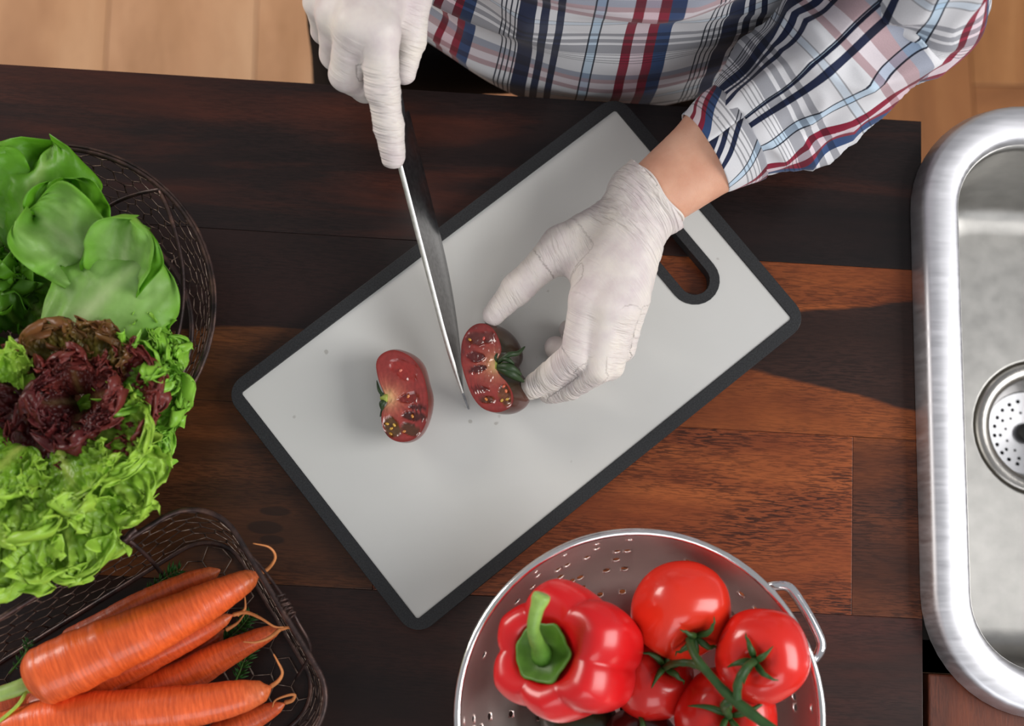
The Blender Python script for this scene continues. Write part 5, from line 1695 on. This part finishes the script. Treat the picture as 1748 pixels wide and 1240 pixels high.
M_pl.b.inputs['Sheen Weight'].default_value = 0.15
M_plaid = M_pl.set(pc, 0.8, 0, 0.2)
PER = 0.130


def cloth_tube(name, parent, path, rad, n, m, uv_off, fold, squash=1.0, uref=None, closed=True, hint=None, skew=0.0):
    """sleeve-like cloth: path (pts), radii, folds(th, s, L) in metres"""
    p = cat_rom(path, m); r = cat_rom(np.stack([rad, rad, rad], 1), m)[:, 0]
    L = np.concatenate([[0], np.cumsum(np.linalg.norm(np.diff(p, axis=0), axis=1))])
    tg = np.gradient(p, axis=0); tg /= np.linalg.norm(tg, axis=1)[:, None]
    a = np.array(hint if hint is not None else [0, 0, 1.0]); rr = uref or float(np.mean(r))
    th = np.linspace(0, 2 * PI, n)
    P = np.zeros((m, n, 3)); UV = np.zeros((m, n, 2))
    for i in range(m):
        a = a - tg[i] * (a @ tg[i]); a /= np.linalg.norm(a); b_ = np.cross(tg[i], a)
        f = np.maximum(fold(th, L[i] / L[-1], L[i]), -0.13 * r[i])
        P[i] = p[i] + ((r[i] * squash + f) * np.cos(th))[:, None] * a + ((r[i] + f) * np.sin(th))[:, None] * b_
        UV[i] = np.stack([uv_off[0] + th * rr / PER + skew * L[i] / PER, np.full(n, uv_off[1] + L[i] / PER)], 1)
    b = MB(); b.grid(P, uv=UV)
    return b.build(name, M_plaid, parent, solid=0.0012)


shirt = empty('shirt', (0, 0, 0), parent=person)
shirt['label'] = 'white, navy and maroon plaid cotton shirt'


def rg(n): return 1 - 2 * np.abs(n)


def peri(th):     # seamless angle coordinates for noise
    return np.cos(th), np.sin(th)


# trunk of the shirt
hemz, topz = -0.024, 0.47
zs = np.linspace(hemz, topz, 110)
NTH = 260
th = np.linspace(0, 2 * PI, NTH) + PI / 2          # seam at the back
P = np.zeros((110, NTH, 3)); UV = np.zeros((110, NTH, 2))
hem_th = -0.030 * sstep(-0.75, -0.25, np.cos(th))          # the front tail hangs lower than the side
for i, z in enumerate(zs):
    drop = hem_th * (1 - sstep(hemz, hemz + 0.06, z))
    a_ = np.interp(z, [-0.055, 0.0, 0.10, 0.25, 0.36, 0.42, 0.47], [0.196, 0.190, 0.184, 0.190, 0.192, 0.165, 0.075])
    b_ = np.interp(z, [-0.055, 0.0, 0.10, 0.25, 0.36, 0.42, 0.47], [0.130, 0.128, 0.126, 0.125, 0.120, 0.100, 0.070])
    u = th * 0.16
    x0, y0 = np.cos(th), np.sin(th)
    sag = 0.030 * np.cos(th - 4.6)
    f = 0.0075 * rg(noise(x0 * 1.3 + 4, y0 * 1.3 + (z + sag) * 2, (z + sag) * 17, 31)) + 0.004 * rg(noise(x0 * 2.5, y0 * 2.5, (z - sag) * 34 + x0 * 1.5, 32)) + 0.003 * noise(x0 * 3, y0 * 3, z * 9, 33)
    f = f * np.interp(z, [-0.055, -0.02, 0.02], [0.5, 0.8, 1.0])
    f -= np.interp(z, [0.3, 0.45], [0.0, 0.004])
    P[i] = np.stack([PX + (a_ + f) * x0, cy + (b_ + f) * y0, np.full(NTH, TZ + z) + drop + 0.003 * noise(x0 * 2, y0 * 2, z * 20, 40)], 1)
    UV[i] = np.stack([th * 0.163 / PER, (z + drop) / PER], 1)
UV[..., 0] += 0.09
b = MB(); b.grid(P, uv=UV)
b.build('shirt_front', M_plaid, shirt, solid=0.0012)
# left sleeve
fold_l = lambda th, s, L: 0.0115 * rg(noise(np.cos(th) * 1.1 + L * 9, np.sin(th) * 1.1 - L * 5, L * 19, 51)) * sstep(0.0, 0.10, s) + 0.0055 * rg(noise(np.cos(th) * 1.8 - L * 14, np.sin(th) * 1.8, L * 34, 52)) * sstep(0, 0.1, s) + 0.003 * noise(np.cos(th) * 3, np.sin(th) * 3, L * 20, 53)
sl_path = [at(1236, 243, 0.078), at(1290, 205, 0.082), at(1380, 145, 0.094), at(1462, 72, 0.110), elL + np.array([0.002, 0.004, 0.004]), elL * 0.62 + shL * 0.38 + np.array([0.012, -0.01, 0]), elL * 0.25 + shL * 0.75, shL + np.array([-0.01, 0, 0.004]), shL + np.array([-0.06, 0, 0.022]), shL + np.array([-0.10, 0, 0.03])]
cloth_tube('sleeve', shirt, sl_path, np.array([0.0345, 0.039, 0.045, 0.047, 0.048, 0.052, 0.060, 0.064, 0.058, 0.04]), 120, 170, (0.61, 0.2), fold_l, 0.92, 0.046)
# turned-up cuff
fold_c = lambda th, s, L: 0.0010 * noise(np.cos(th) * 2, np.sin(th) * 2, L * 30, 54)
cloth_tube('cuff', shirt, [at(1205, 262, 0.0755), at(1222, 252, 0.0765), at(1244, 237, 0.078), at(1262, 226, 0.079)], np.array([0.0325, 0.0345, 0.0375, 0.0385]), 80, 24, (0.50, 0.30), fold_c, 0.94, 0.036, skew=0.9)
# right sleeve
fold_r = lambda th, s, L: 0.007 * rg(noise(np.cos(th) * 1.2 + L * 9, np.sin(th) * 1.2 - L * 5, L * 19, 61)) * sstep(0.0, 0.1, s)
cloth_tube('sleeve', shirt, [wrR + (elR - wrR) * 0.30, wrR + (elR - wrR) * 0.65, elR + np.array([-0.01, 0.01, 0.0]), elR * 0.5 + shR * 0.5 + np.array([-0.01, 0.0, 0]), shR + np.array([0.01, 0, 0.004]), shR + np.array([0.06, 0, 0.022]), shR + np.array([0.10, 0, 0.03])], np.array([0.040, 0.048, 0.056, 0.060, 0.064, 0.058, 0.04]), 80, 110, (0.2, 0.1), fold_r, 0.95, 0.046)
b = MB()
P = []
for r_, z_ in ((0.062, 0.455), (0.060, 0.49), (0.066, 0.505), (0.078, 0.47)):
    t_ = np.linspace(0, 2 * PI, 60)
    P.append(np.stack([PX + r_ * np.cos(t_), cy + 0.002 + r_ * np.sin(t_), np.full(60, TZ + z_) - 0.02 * (np.sin(t_) < -0.9)], 1))
UVc = np.stack(np.meshgrid(np.linspace(0, 3, 60), np.linspace(0, 0.5, 4)), -1)
b.grid(np.array(P), uv=UVc)
b.build('collar', M_plaid, shirt, solid=0.0015)
